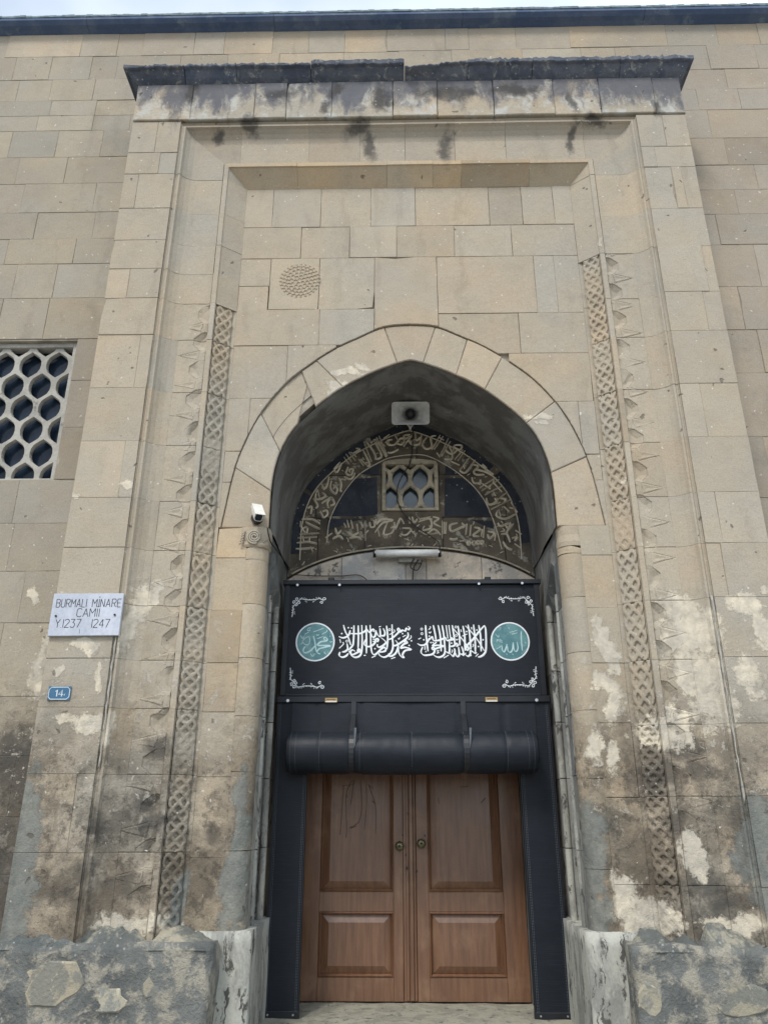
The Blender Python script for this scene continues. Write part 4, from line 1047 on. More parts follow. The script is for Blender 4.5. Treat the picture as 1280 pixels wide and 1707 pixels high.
INS6=[[(40,150),(10,200),(60,240),(110,230),(120,170),(80,200),(70,120)],[(130,150),(125,200)],[(180,170),(140,230),(170,280),(230,260),(220,170),(270,155)],[(230,290),(310,150)],[(250,290),(340,160)],[(300,170),(350,200)],[(310,350),(390,180)],[(320,360),(410,210)],[(280,320),(310,360)],[(350,380),(420,380),(430,320),(400,260)],[(360,290),(420,330),(480,290)],[(440,260),(500,290),(520,250),(450,250),(440,310)],[(450,390),(530,290)],[(480,400),(550,300)],[(410,400),(500,440)],[(500,490),(600,360)],[(500,490),(560,510),(650,390)],[(540,440),(550,480)],[(620,430),(680,450),(640,500),(660,530),(740,530)],[(700,440),(760,470),(720,430)],[(650,480),(740,500),(820,540)],[(760,480),(830,530)],
[(620,560),(640,610),(700,610),(700,580)],[(690,660),(850,560)],[(710,690),(880,580)],[(740,730),(910,640)],[(720,620),(800,670)],[(820,600),(910,700)],[(760,760),(780,820),(860,800),(840,760)],[(800,830),(960,700)],[(800,870),(1000,770)],[(830,700),(850,740)],[(890,760),(950,770),(930,800)],[(870,880),(860,930),(940,960),(1050,910)],[(880,870),(900,940)],[(930,840),(980,890)],[(980,850),(1030,860)],[(1000,800),(1060,900)],
[(870,1000),(900,1030),(990,1000),(970,1050),(940,1010)],[(1020,1010),(960,1090),(980,1140)],[(1040,1070),(1100,1110)],[(900,1110),(960,1110),(990,1190)],[(1000,1150),(1060,1140),(1030,1180)],[(920,1180),(960,1240),(1010,1260)],[(1030,1200),(1090,1240)],
[(350,990),(350,1110)],[(370,990),(365,1110)],[(480,1000),(410,1020),(420,1080),(500,1050),(560,1020)],[(520,1000),(560,1030)],[(570,1010),(560,1120)],[(610,1020),(600,1130)],[(640,1040),(700,1060),(630,1120),(690,1130)],[(720,1060),(710,1140)],[(740,1030),(730,1150)],[(770,1080),(840,1100),(790,1150),(770,1110)],[(850,1100),(840,1180)],[(400,1150),(440,1160),(480,1150)],[(500,1180),(540,1170)],
[(40,940),(60,1000),(90,960)],[(120,960),(220,940)],[(100,990),(210,960),(220,1050),(100,1080)],[(10,940),(10,1010)],[(240,940),(300,960),(250,1000),(320,1040)],[(130,1080),(180,1110),(250,1060),(320,1120)],[(210,1110),(290,1100)],[(20,1060),(60,1110)],[(160,1030),(140,1060)]]
for cx_,cy_ in ((590,1195),(640,1195),(680,1190),(720,1190)):
    INS6.append([(cx_+16*math.cos(a),cy_+16*math.sin(a)) for a in [k*math.pi/3 for k in range(7)]])
def smooth_path(P,n=5):
    if len(P)<3: return P
    return catmull(P,n)
def ribbon(mb, pts, w, y, h, taper=True, nib=None):
    """raised bevelled stroke on an X-Z plane; pts in world X,Z"""
    n=len(pts)
    if n<2: return
    L_=[];R_=[];C_=[]
    for i,p in enumerate(pts):
        a=Vector(pts[max(0,i-1)]); b_=Vector(pts[min(n-1,i+1)]); d=(b_-a)
        if d.length<1e-6: d=Vector((1,0))
        d.normalize(); nn=Vector((-d.y,d.x))
        if nib: # broad pen held at an angle
            ww=w*(.45+.55*abs(math.sin(math.atan2(d.y,d.x)-nib)))
        else: ww=w
        if taper:
            t=i/(n-1); ww*=(.55+.45*min(1,min(t,1-t)*4+.25))
        L_.append((p[0]+nn.x*ww/2,p[1]+nn.y*ww/2)); R_.append((p[0]-nn.x*ww/2,p[1]-nn.y*ww/2)); C_.append(p)
    vs=[(x,y,z) for x,z in L_]+[(x,y-h,z) for x,z in C_]+[(x,y,z) for x,z in R_]
    fs=[]
    for i in range(n-1):
        fs+=[(i,i+1,n+i+1,n+i),(n+i,n+i+1,2*n+i+1,2*n+i)]
    mb.add(vs,fs)
ins=MB()
for lst,(ox,oy,sc) in ((INS5,C5),(INS6,C6)):
    for st in lst:
        pts=[tz(ox+x/sc,oy+y/sc) for x,y in st]; pts=smooth_path(pts,4); ribbon(ins,pts,.025,TY-.001,.017)
for k in range(70):
    t=random.uniform(-.93,.93); kk=random.uniform(.15,.30); p=vin(t,kk)
    if p[1]<zr2: continue
    a=random.uniform(0,math.pi); l=random.uniform(.008,.022); ribbon(ins,[(p[0]-l*math.cos(a),p[1]-l*math.sin(a)),(p[0],p[1]+.004),(p[0]+l*math.cos(a),p[1]+l*math.sin(a))],.012,TY-.001,.009)
for k in range(40):
    x=random.uniform(-1.1,1.12); zlo=seg_z(x)+.02; zhi=min(zr2-.02,4.6); z=random.uniform(zlo,zhi); a=random.uniform(0,math.pi); l=random.uniform(.01,.03)
    ribbon(ins,[(x-l*math.cos(a),z-l*math.sin(a)),(x+.006,z+.003),(x+l*math.cos(a),z+l*math.sin(a))],.013,TY-.005,.009)
ins.build('relief_inscription',M['carve'],portal,kind='stuff')
# inner border of the lettering band, bottom border
bl=MB()
inner=[(545,905),(547,880),(553,858),(566,833),(580,812),(600,790),(630,772),(655,762),(700,758),(730,768),(765,790),(790,812),(808,836),(820,862),(828,885),(836,915)]
ribbon(bl,smooth_path([tz(*p) for p in inner],4),.012,TY-.003,.010,taper=False)
for xa_,xb_ in ((-1.2,1.2),):
    ribbon(bl,[(x,seg_z(x)+.012) for x in np.linspace(xa_,xb_,40)],.016,TY-.002,.012,taper=False)
ribbon(bl,[tz(609,868),tz(609,902)],.010,TY-.003,.008,taper=False); ribbon(bl,[tz(737,868),tz(737,898)],.010,TY-.003,.008,taper=False)
bl.build('inscription_border',M['carve'],portal)
# small lattice window
tw=MB(); tw.box(WXa,WXa+.042,TY-.03,TY+.08,WZa,WZb-.05,.006).box(WXb-.042,WXb,TY-.03,TY+.08,WZa,WZb-.05,.006).box(WXa+.042,WXb-.042,TY-.03,TY+.08,WZa,WZa+.030,.006)
apx=[(WXa,WZb-.05),(WXa+.055,WZb-.05),(WXb-.055,WZb-.05),(WXb,WZb-.05),(WXb-.02,WZb-.015),(WXb-.15,WZb+.008),((WXa+WXb)/2,WZb+.016),(WXa+.15,WZb+.008),(WXa+.02,WZb-.015)]
tw.prism(apx,TY-.03,TY+.08,.005)
two=tw.build('window',M['frame'],portal)
tcx,tcz=.008,tz(684,797)[1]
lattice('lattice',WXa+.04,WXb-.04,WZa+.028,WZb-.045,TY-.005,.03,tcx+.106-4*.212,tcz+2*(tcz-tz(684,830)[1]),.212,(tcz-tz(684,830)[1]),M['frame'],two)
MB().box(WXa+.03,WXb-.03,TY+.075,TY+.079,WZa,WZb-.02).build('glass',M['glass2'],two)
MB().box(WXa-.1,WXb+.1,TY+.40,TY+.44,WZa-.1,WZb+.1).build('dark_interior',M['black_metal'],two)
# ------------------------------------------------------------------ doorway
DY=1.60; DT=.20
dxl,dxr=-.985,.975
for s,x0,x1 in ((-1,-1.25,-.99),(1,.98,1.25)):
    for z0,z1 in ((.0,.75),(.75,1.45),(1.45,2.1),(2.1,2.75),(2.75,3.3)):
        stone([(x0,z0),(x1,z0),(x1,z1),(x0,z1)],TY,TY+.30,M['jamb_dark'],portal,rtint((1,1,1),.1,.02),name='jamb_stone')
MB().box(-1.2,1.2,TY+.30,TY+.40,0,3.3).build('dark_interior',M['black_metal'],portal)
stone([(-1.0,2.95),(.99,2.95),(.99,3.3),(-1.0,3.3)],TY+.02,TY+.3,M['lintel'],portal,name='lintel_stone')
rough_box('threshold',-1.24,1.24,.62,DY+.12,-.15,DT-.008,M['pale_mortar'],.016,.05,tint=(1.0,1.03,1.03))
rough_box('entrance_step',-1.44,1.46,.12,.60,-.15,.10,M['rubble'],.010,.08,tint=(.8,.82,.82))
def X6(px,py): return at(px,py,DY-.03)[0]
def Z6(py,px=690): return at(px,py,DY-.03)[1]
dtop=2.93
zmr1,zmr0=Z6(1487),Z6(1520); zbr=Z6(1630); 
def leaf(x0,x1,pan0,pan1,meet,side):
    """x0..x1 leaf, pan0..pan1 moulding opening"""
    mb=MB(); yb=DY+.04; yf=DY-.03
    mb.box(x0,pan0,yf,yb,DT+.004,dtop,.003).box(pan1,x1,yf,yb,DT+.004,dtop,.003)
    mb.box(pan0,pan1,yf+.0015,yb,DT+.004,zbr,.003).box(pan0,pan1,yf+.0015,yb,zmr0,zmr1,.003).box(pan0,pan1,yf+.0015,yb,dtop-.14,dtop,.003)
    lo=mb.build('door_leaf',M['wood'],portal)
    for z0,z1 in ((zbr,zmr0),(zmr1,dtop-.14)):
        # moulding ring
        a=[(pan0,z0),(pan1,z0),(pan1,z1),(pan0,z1)]; b1=inset(a,.012); b2=inset(a,.026)
        vs=[(x,yf+.003,z) for x,z in a]+[(x,yf-.008,z) for x,z in b1]+[(x,yf+.022,z) for x,z in b2]
        MB().add(vs,[(k*4+i,k*4+(i+1)%4,(k+1)*4+(i+1)%4,(k+1)*4+i) for k in(0,1) for i in range(4)]).build('moulding',M['wood'],lo)
        c1=inset(a,.026); c2=inset(a,.085)
        vs=[(x,yf+.028,z) for x,z in c1]+[(x,yf+.004,z) for x,z in c2]
        MB().add(vs,[(i,(i+1)%4,4+(i+1)%4,4+i) for i in range(4)]+[(4,5,6,7)]).build('panel',M['wood'],lo)
    return lo
xL0,xL1=X6(511,1400),X6(675,1400); xR0,xR1=X6(690,1400),X6(869,1400)
l1=leaf(-.985,-.100,X6(533,1480),X6(656,1480),0,-1); l2=leaf(.020,.975,X6(714,1480),X6(838,1480),0,1)
MB().box(-.098,.018,DY-.02,DY+.04,DT+.004,dtop,.003).box(-.072,-.050,DY-.034,DY-.02,DT+.01,dtop,.004).box(-.044,-.008,DY-.044,DY-.02,DT+.01,dtop,.006).box(-.003,.014,DY-.034,DY-.02,DT+.01,dtop,.004).build('astragal',M['wood'],portal)
def knob(px,py,lo,tilt=0):
    X,Z=at(px,py,DY-.06); n=20
    prof=[(.0,.034),(.006,.035),(.012,.020),(.030,.014),(.040,.030),(.052,.040),(.062,.036),(.069,.024),(.073,.012),(.075,.004)]
    vs=[];fs=[]
    for y,r in prof:
        for k in range(n):
            a=2*math.pi*k/n; rr=r*(1+.07*math.cos(8*a)) if .03<y<.07 else r
            vs.append((X+rr*math.cos(a),DY-.03-y,Z+rr*math.sin(a)))
    for i in range(len(prof)-1):
        for k in range(n): fs.append((i*n+k,(i+1)*n+k,(i+1)*n+(k+1)%n,i*n+(k+1)%n))
    fs.append(tuple(range((len(prof)-1)*n,len(prof)*n)))
    MB().add(vs,fs).build('knob',M['bronze'],lo,smooth=True)
knob(666,1410,l1); knob(702,1406,l2)
dm=MB()
def ydoor(px,py): X,Z=at(px,py,DY-.032); return X,Z
for px,py,r in ((671,1392,.008),(676,1425,.007),(678,1447,.011),(694,1452,.011),(708,1393,.009),(680,1356,.006)):
    X,Z=ydoor(px,py); n=10; dm.add([(X,DY-.047 if 672<px<691 else DY-.0335,Z)]+[(X+r*math.cos(k*.628)*random.uniform(.7,1.2),DY-.046 if 672<px<691 else DY-.033,Z+r*1.3*math.sin(k*.628)) for k in range(n)],[(0,1+(k+1)%n,1+k) for k in range(n)])
dm.build('keyhole',M['black_metal'],l1)
# varnish drips down the upper left panel
dr=MB(); yp=DY-.0275
for st,w in (([(573,1310),(570,1350),(567,1392)],.006),([(570,1310),(590,1308)],.006),([(588,1300),(577,1325),(578,1380),(577,1396)],.006),([(590,1300),(587,1325),(584,1342)],.008),([(601,1300),(603,1345),(598,1370),(583,1380)],.008),([(610,1300),(611,1340),(607,1385)],.005),([(615,1310),(626,1345),(626,1390)],.007),([(613,1308),(622,1315)],.010),([(620,1335),(626,1340)],.014),([(577,1324),(579,1330)],.014),([(576,1394),(578,1396)],.012),([(584,1381),(595,1377)],.012)):
    pts=[at(px,py,yp) for px,py in st]; ribbon(dr,smooth_path(pts,5),w,yp,.0012)
for st in ([(768,1312),(780,1311)],[(802,1338),(809,1330)],[(730,1330),(732,1340)]):
    ribbon(dr,[at(px,py,yp) for px,py in st],.012,yp,.0012)
dr.build('varnish_drip',M['wood_dark'],l1)

# ================================================================== DOOR CURTAIN
BY=1.05
cur=empty('door_curtain',(0,BY,DT),'black door curtain rolled up under a header banner with white calligraphy, filling the portal','door curtain')
def BX(px,py,Y=BY): return at(px,py,Y)
bzt=BX(680,975)[1]; bzb=BX(680,1160)[1]
HW=1.195
# header body slightly tilted forward at its top
bm_=MB().box(-HW+.004,HW-.004,BY,BY+.07,bzb,bzt,.004); bnr=bm_.build('header_banner',M['vinyl'],cur)
MB().box(-HW-.022,HW+.022,BY-.030,BY+.09,bzt,bzt+.045,.006).build('top_rail',M['vinyl_trim'],cur)
zhb=BX(680,1172)[1]
MB().box(-HW-.030,HW+.030,BY-.034,BY+.05,zhb,bzb-.001,.008).build('bottom_rail',M['vinyl_trim'],cur)
for x0,x1 in ((-HW-.006,-HW+.045),(HW-.045,HW+.006)):
    MB().box(x0,x1,BY-.014,BY+.05,bzb,bzt,.005).build('side_binding',M['vinyl_trim'],cur)
MB().box(-HW+.045,HW-.045,BY-.010,BY+.02,bzb,bzb+.022,.004).build('lower_binding',M['vinyl_trim'],cur)
for px,py in ((496,975),(566,975),(798,973),(870,972)):
    X,Z=at(px,py,BY-.034); MB().tube([(X,BY-.030,Z),(X,BY-.036,Z)],.012,12).build('screw',M['screw'],cur)
for px,py in ((480,1168),(894,1167)):
    X,Z=at(px,py,BY-.036); MB().tube([(X,BY-.034,Z),(X,BY-.041,Z)],.014,12).build('screw',M['screw'],cur)
for px in (552,813):
    X,Z=at(px,968,BY); MB().box(X-.028,X+.028,BY-.01,BY+.08,bzt+.045,bzt+.075,.004).build('hook',M['black_metal'],cur)
for px,py in ((552,1167),(819,1166)):
    X,Z=at(px,py,BY-.038); lb=MB().box(X-.055,X+.055,BY-.0375,BY-.034,Z-.020,Z+.020,.001).build('maker_tag',M['brass'],cur)
    MB().box(X-.050,X+.050,BY-.0383,BY-.0376,Z-.017,Z-.009).build('tag_strip',M['white_print'],lb)
    MB().box(X-.040,X+.040,BY-.0383,BY-.0376,Z+.004,Z+.010).build('tag_lettering',M['ink'],lb)
# calligraphy ------------------------------------------------------------------
YB=BY-.0015
def strokes(lst,ox,oy,sc,w,mat,name,parent,Y=YB,nib=2.4,h=.0012,dots=(),circ=(),ticks=(),tw=.45,dr=.009):
    m=MB()
    for st in lst:
        pts=smooth_path([at(ox+x/sc,oy+y/sc,Y) for x,y in st],6); ribbon(m,pts,w,Y,h,taper=True,nib=nib)
    for st in ticks:
        pts=smooth_path([at(ox+x/sc,oy+y/sc,Y) for x,y in st],4); ribbon(m,pts,w*tw,Y,h,taper=False)
    for x,y in dots:
        X,Z=at(ox+x/sc,oy+y/sc,Y); m.add([(X+dr,Y-h,Z),(X,Y-h,Z+dr),(X-dr,Y-h,Z),(X,Y-h,Z-dr)],[(0,1,2,3)])
    for x,y in circ:
        X,Z=at(ox+x/sc,oy+y/sc,Y); ribbon(m,[(X+.010*math.cos(a*.785),Z+.010*math.sin(a*.785)) for a in range(9)],w*.35,Y,h,taper=False)
    return m.build(name,mat,parent)
LG=[[(160,110),(190,210),(235,300),(270,415)],[(90,285),(150,305),(215,285),(250,240),(262,190)],[(320,115),(318,240),(312,360),(300,420),(240,490)],[(214,390),(225,470),(190,510),(140,520)],[(385,115),(388,300),(383,465)],[(440,110),(445,400),(430,540),(390,590),(330,600),(280,570),(240,500)],
 [(270,240),(400,240),(470,215),(520,180),(550,220),(600,180),(625,180),(620,215)],[(505,115),(510,300),(510,540)],[(565,110),(575,300),(580,450),(600,540),(640,560),(690,520),(740,470),(790,450),(800,500),(740,520),(690,520)],[(500,330),(475,390),(510,435),(580,430),(640,380),(650,330),(690,320),(680,360),(660,350)],
 [(575,230),(600,290),(640,280),(655,190)],[(655,200),(680,260),(720,280),(715,160)],[(720,270),(780,270),(790,220),(765,160)],[(730,300),(800,360),(790,400),(720,445),(680,440),(675,400)],[(815,120),(835,300),(820,480)],[(900,100),(905,300),(915,420),(900,500),(860,560),(780,600),(710,570),(700,540)],
 [(840,330),(900,310),(980,240),(1020,190),(1000,160),(985,190),(1020,215),(1060,190),(1100,200),(1120,160),(1150,180),(1170,150),(1140,130)],[(1140,220),(1140,290),(1060,360),(960,420),(900,415)],[(950,340),(990,400),(1000,520),(1040,590),(1080,600),(1060,560),(1100,500),(1190,480),(1100,450),(1030,460),(1080,400),(1130,380),(1115,350),(1085,375)],[(990,440),(960,530),(900,580),(850,580),(855,540)],
 [(110,520),(95,570),(140,600),(200,580),(235,540)],[(340,510),(300,490),(270,510),(290,560),(340,545),(400,510),(410,480),(385,480),(380,520),(430,520)]]
strokes(LG,555,1030,9.143,.0185,M['white_print'],'calligraphy',bnr,
  dots=[(135,240),(235,150),(285,155),(1195,350),(1160,420),(620,325),(620,360),(640,470),(1060,240)],circ=[(212,355),(862,180)],
  ticks=[[(105,325),(118,380)],[(150,370),(160,400),(95,465)],[(1185,265),(1190,300),(1150,335)],[(590,605),(650,580)],[(885,625),(950,600)],[(470,575),(500,570)],[(1060,290),(1110,265)],[(860,255),(940,210),(930,180)],[(990,310),(1005,325),(1020,300)],[(700,140),(730,130)]])
RG=[[(190,120),(200,300),(230,550)],[(315,120),(345,260),(360,360)],[(395,120),(430,300),(445,550)],[(460,120),(490,300),(510,560)],[(525,120),(555,340)],[(570,120),(600,340)],[(625,120),(655,300),(670,450)],[(720,130),(745,300),(750,450)],[(800,130),(830,300),(835,540)],[(885,110),(915,300),(930,520)],[(975,110),(1000,350),(1005,560)],[(1060,120),(1090,300),(1100,550)],[(1150,120),(1175,200),(1180,500),(1150,590),(1100,630),(1050,645)],
 [(630,160),(740,290),(830,400),(900,520)],[(840,130),(930,220),(1040,360),(1150,540)],[(1150,130),(1060,230),(960,360),(890,430),(850,500),(870,530),(900,500),(880,460)],[(250,360),(300,310),(320,370),(400,370),(480,340),(510,320),(540,370),(600,360),(620,330),(640,355),(600,370)],[(55,420),(110,450),(180,440),(230,380),(250,330)],
 [(140,480),(115,560),(160,610),(240,610),(310,590),(340,540),(330,490),(300,490),(310,520),(400,490),(480,460),(380,450),(300,460),(370,400)],[(310,600),(370,640),(440,640),(500,590),(510,480)],[(510,540),(550,570),(580,560),(580,380)],[(590,470),(650,460),(700,420),(720,450),(690,470)],[(590,580),(640,630),(670,560),(660,500)],[(670,560),(700,630),(740,610),(730,480)],[(740,580),(790,600),(810,570),(780,470)],[(830,590),(880,630),(920,600),(930,540),(1000,580),(1020,560)]]
strokes(RG,690,1030,9.846,.0185,M['white_print'],'calligraphy',bnr,
  dots=[(250,300),(275,405),(310,405),(180,480),(180,510),(615,415),(860,225),(1030,200),(1130,360),(1055,470),(160,360),(930,615)],circ=[(125,185),(130,260),(685,150),(690,290)],
  ticks=[[(240,230),(260,250),(280,225)],[(260,140),(270,160),(240,195)],[(70,350),(115,330)],[(190,565),(195,540)],[(370,580),(405,570),(380,540),(410,535)],[(485,660),(570,610)],[(620,520),(630,545),(615,570)],[(685,345),(700,365),(720,345)],[(765,190),(775,230)],[(790,300),(870,265)],[(940,150),(945,190)],[(960,430),(975,450),(955,480)],[(1010,635),(1055,590)],[(805,625),(850,575)]])
def medal(px,py,thick,thin,ox,oy,w):
    X,Z=at(px,py,YB); R_=(at(px+32.5,py,YB)[0]-at(px-32.5,py,YB)[0])/2; n=56
    md=MB().add([(X,YB-.0005,Z)]+[(X+R_*.95*math.cos(2*math.pi*k/n),YB-.0005,Z+R_*.95*math.sin(2*math.pi*k/n)) for k in range(n)],[(0,1+k,1+(k+1)%n) for k in range(n)]).build('medallion',M['teal'],cur)
    m=MB(); ribbon(m,[(X+R_*.965*math.cos(2*math.pi*k/n),Z+R_*.965*math.sin(2*math.pi*k/n)) for k in range(n+1)],R_*.07,YB-.0008,.0012,taper=False); m.build('medallion_rim',M['white_print'],md)
    strokes(thick,ox,oy,16,w,M['pale_print'],'calligraphy',md,Y=YB-.0012,ticks=thin,tw=.40)
medal(525.5,1070,[[(600,480),(640,650),(670,850),(720,940),(780,960)],[(380,760),(330,850),(350,920),(420,925),(530,870),(640,750)],[(940,600),(880,570),(900,520),(950,540),(970,590),(920,620),(800,640),(720,700),(720,735),(880,738),(1050,745),(880,790),(750,830),(700,900)]],
 [[(600,375),(870,280)],[(370,440),(480,375)],[(540,270),(470,270),(440,330),(500,340),(500,300)],[(830,440),(960,360),(950,320)],[(700,555),(860,500)],[(530,950),(575,1030),(635,950)],[(250,700),(300,680),(320,600),(480,500),(490,690),(360,700),(320,640)],[(260,470),(320,560),(350,500)],[(910,900),(890,930),(940,970)],[(1040,480),(1050,500)],[(1030,620),(1060,650),(1100,620)],[(400,735),(420,750)],[(440,740),(460,750)],[(680,440),(710,470),(750,440)]],485,1030,.0165)
medal(850,1069,[[(935,360),(940,600),(965,880)],[(820,640),(850,800),(810,890),(750,860),(720,650)],[(720,650),(700,850),(640,920),(580,870),(570,760)],[(560,700),(530,800),(480,910),(430,850),(430,760)]],
 [[(630,390),(830,330)],[(680,440),(830,400)],[(590,250),(620,290)],[(280,830),(400,760),(420,720)],[(250,430),(330,520),(330,460)],[(280,660),(300,580),(360,600),(440,620)],[(1030,640),(1060,680)],[(540,950),(560,990)],[(690,960),(730,990)],[(300,600),(380,640),(440,660)],[(350,560),(400,590)]],810,1030,.0125)
# scrolled corner ornaments
def scroll(kx,kz,ax,az):
    """kx,kz mirror signs; (ax,az) world corner; drawn right/down from it"""
    m=MB(); s=1/14.2*(at(600,1000,YB)[0]-at(599,1000,YB)[0])
    def P(x,y): return (ax+kx*(x-250)*s, az-kz*(y-220)*s)
    def stp(lst,w=.0062): ribbon(m,smooth_path([P(*p) for p in lst],6),w,YB,.001,taper=False)
    def spir(x,y,r,a0=0,turn=1): stp([(x+r*(1-.7*k/8)*math.cos(a0+turn*k*.85),y+r*(1-.7*k/8)*math.sin(a0+turn*k*.85)) for k in range(9)],.0062)
    for q in ((372,270,42),(310,342,42),(418,365,40),(368,412,36),(1022,275,44),(955,362,38)): spir(*q,a0=random.uniform(0,6))
    stp([(340,400),(400,330),(470,270),(580,290),(680,295),(780,290),(890,265),(960,290),(1010,320)])
    stp([(330,400),(285,470),(290,560),(270,700)])
    for x,y in ((450,255),(490,245),(510,275),(545,250),(590,270),(575,325),(600,345),(640,290),(670,285),(720,290),(765,275),(775,330),(755,345),(810,300),(830,245),(855,280),(885,240),(920,255),(275,440),(275,475),(265,545),(310,520),(265,600),(325,590),(325,630),(290,595),(275,660),(270,695)):
        a=random.uniform(0,3.14); r=15; p=[P(x+r*1.3*math.cos(a),y+r*1.3*math.sin(a)),P(x-r*.6*math.sin(a),y+r*.6*math.cos(a)),P(x-r*1.3*math.cos(a),y-r*1.3*math.sin(a)),P(x+r*.6*math.sin(a),y-r*.6*math.cos(a))]
        m.add([(u,YB-.001,v) for u,v in p],[(0,1,2,3)])
    m.build('corner_scroll',M['white_print'],bnr)
x0,z0=at(487,995,YB); scroll(1,1,x0,z0)
x0,z0=at(888,993,YB); scroll(-1,1,x0,z0)
x0,z0=at(481,1149,YB); scroll(1,-1,x0,z0)
x0,z0=at(897,1147,YB); scroll(-1,-1,x0,z0)
# hanging quilted sheet between header and roll
ch_=MB(); nx=70; nz=10; zb=2.10; vs=[]
for j in range(nz+1):
    for i in range(nx+1):
        x=-1.08+2.16*i/nx; z=zb+(zhb+.02-zb)*j/nz
        seam=min(abs(x-q) for q in (-.86,-.46,-.02,.40,.80)); vs.append((x,BY-.02-.03*(1-j/nz)+.010*math.exp(-(seam/.012)**2)+.006*math.sin(x*7+z*3),z))
fs=[(j*(nx+1)+i,j*(nx+1)+i+1,(j+1)*(nx+1)+i+1,(j+1)*(nx+1)+i) for j in range(nz) for i in range(nx)]
sh=ch_.add(vs,fs).build('curtain_sheet',M['vinyl'],cur,smooth=True)
# side strips
def strip(x0,x1):
    o=MB().box(x0,x1,BY-.012,BY+.012,DT-.005,zhb+.01,.003).build('side_strip',M['vinyl'],cur)
    sg=1 if x0<0 else -1
    st=MB()
    for xx in (x0+.022,x0+.034,x1-.022,x1-.034): 
        z=DT+.02
        while z<zhb: st.box(xx-.0012,xx+.0012,BY-.0135,BY-.0118,z,z+.012); z+=.019
    st.build('stitching',M['stitch'],o,kind='stuff')
    for xx in (x0,x1-.012): MB().box(xx,xx+.012,BY-.019,BY+.014,DT-.005,zhb,.003).build('edge_piping',M['vinyl_trim'],o)
    MB().box(x0-.002,x1+.002,BY-.021,BY+.016,DT-.008,DT+.040,.004).build('hem_bar',M['vinyl_trim'],o)
    for xx in (x0+.045,x1-.045): MB().tube([(xx,BY-.021,DT+.016),(xx,BY-.026,DT+.016)],.007,10).build('screw',M['screw'],o)
strip(-HW-.020,-.925); strip(.915,HW+.018)
# roll
ry,rz=BY-.165,0
zc=(at(600,1218,.9)[1]+at(600,1290,.9)[1])/2; rr=.172; ry=.90; xr0,xr1=at(481,1253,.88)[0],at(892,1253,.88)[0]
nseg=140; na=56; vs=[]; seams=[-.80,-.46,-.02,.42,.78]
for i in range(nseg+1):
    x=xr0+(xr1-xr0)*i/nseg
    e=min(i,nseg-i); rad=rr*(1-.025*max(0,3-e)**1.3/3)
    for s_ in seams: rad-= .006*math.exp(-((x-s_)/.014)**2)
    for s_ in (at(589,1250,.75)[0],at(773,1250,.75)[0]): rad-=.010*math.exp(-((x-s_)/.04)**2)
    for k in range(na):
        a=2*math.pi*k/na; q=rad*(1+.012*math.sin(3*a+x*1.3)+.035*mnoise.noise(Vector((x*1.6,math.cos(a)*1.3,math.sin(a)*1.3)))+.012*mnoise.noise(Vector((x*14,math.cos(a)*2,math.sin(a)*2)))); vs.append((x,ry+q*math.cos(a)*.97,zc-.012*math.sin(math.pi*i/nseg)+q*math.sin(a)))
fs=[(i*na+k,i*na+(k+1)%na,(i+1)*na+(k+1)%na,(i+1)*na+k) for i in range(nseg) for k in range(na)]
roll=MB().add(vs,[f[::-1] for f in fs]).build('curtain_roll',M['vinyl'],cur,smooth=True)
for xe,sg in ((xr0,-1),(xr1,1)):
    sp_=[(xe+sg*.004,ry+(.02+.142*k/90)*math.cos(k*.28),zc+(.02+.142*k/90)*math.sin(k*.28)) for k in range(91)]
    MB().tube(sp_,.009,6).build('rolled_end',M['vinyl_trim'],roll)
    MB().tube([(xe-sg*.03,ry,zc),(xe,ry,zc)],.155,24).build('roll_core',M['vinyl_trim'],roll)
for x in (xr0+.03,xr0+.075,xr1-.03,xr1-.075)+tuple(seams):
    st=MB(); 
    for k in range(0,40): 
        a0=math.pi*.5+math.pi*k/40*1.0; a1=a0+.045; R_=rr*1.004
        st.add([(x-.0015,ry+R_*math.cos(a0)*.99,zc+R_*math.sin(a0)),(x+.0015,ry+R_*math.cos(a0)*.99,zc+R_*math.sin(a0)),(x+.0015,ry+R_*math.cos(a1)*.99,zc+R_*math.sin(a1)),(x-.0015,ry+R_*math.cos(a1)*.99,zc+R_*math.sin(a1))],[(0,1,2,3)])
    st.build('stitching',M['stitch'],roll,kind='stuff')
for px in (589,773):
    x=at(px,1215,BY-.05)[0]; path=[(BY-.042,zhb+.01),(BY-.05,zhb-.10),(ry-rr*.30,zc+rr*.99)]
    for k in range(14):
        a=math.pi*.60+math.pi*.95*k/13; path.append((ry+(rr+.004)*math.cos(a),zc+(rr+.004)*math.sin(a)))
    m=MB(); w=.042; vs=[]
    for y,z in path: vs+=[(x-w/2,y,z),(x+w/2,y,z),(x+w/2,y+.006,z-.002),(x-w/2,y+.006,z-.002)]
    n=len(path); fs=[(i*4+k,i*4+(k+1)%4,(i+1)*4+(k+1)%4,(i+1)*4+k) for i in range(n-1) for k in range(4)]
    so=m.add(vs,fs).build('strap',M['vinyl_trim'],cur)
    m=MB(); e=.014
    for y0_,y1_,z0_,z1_ in ((ry-rr*.93,ry-rr*.72,zc+rr*.45,zc+rr*.78),):
        m.add([(x+w/2+.002,y1_-.05,z1_+.05),(x+w/2+.022,y1_-.05,z1_+.05),(x+w/2+.010,y0_-.012,z0_-.03),(x+w/2+.002,y0_-.012,z0_-.06)],[(0,1,2,3)])
    m.build('strap_lining',M['stitch'],so)

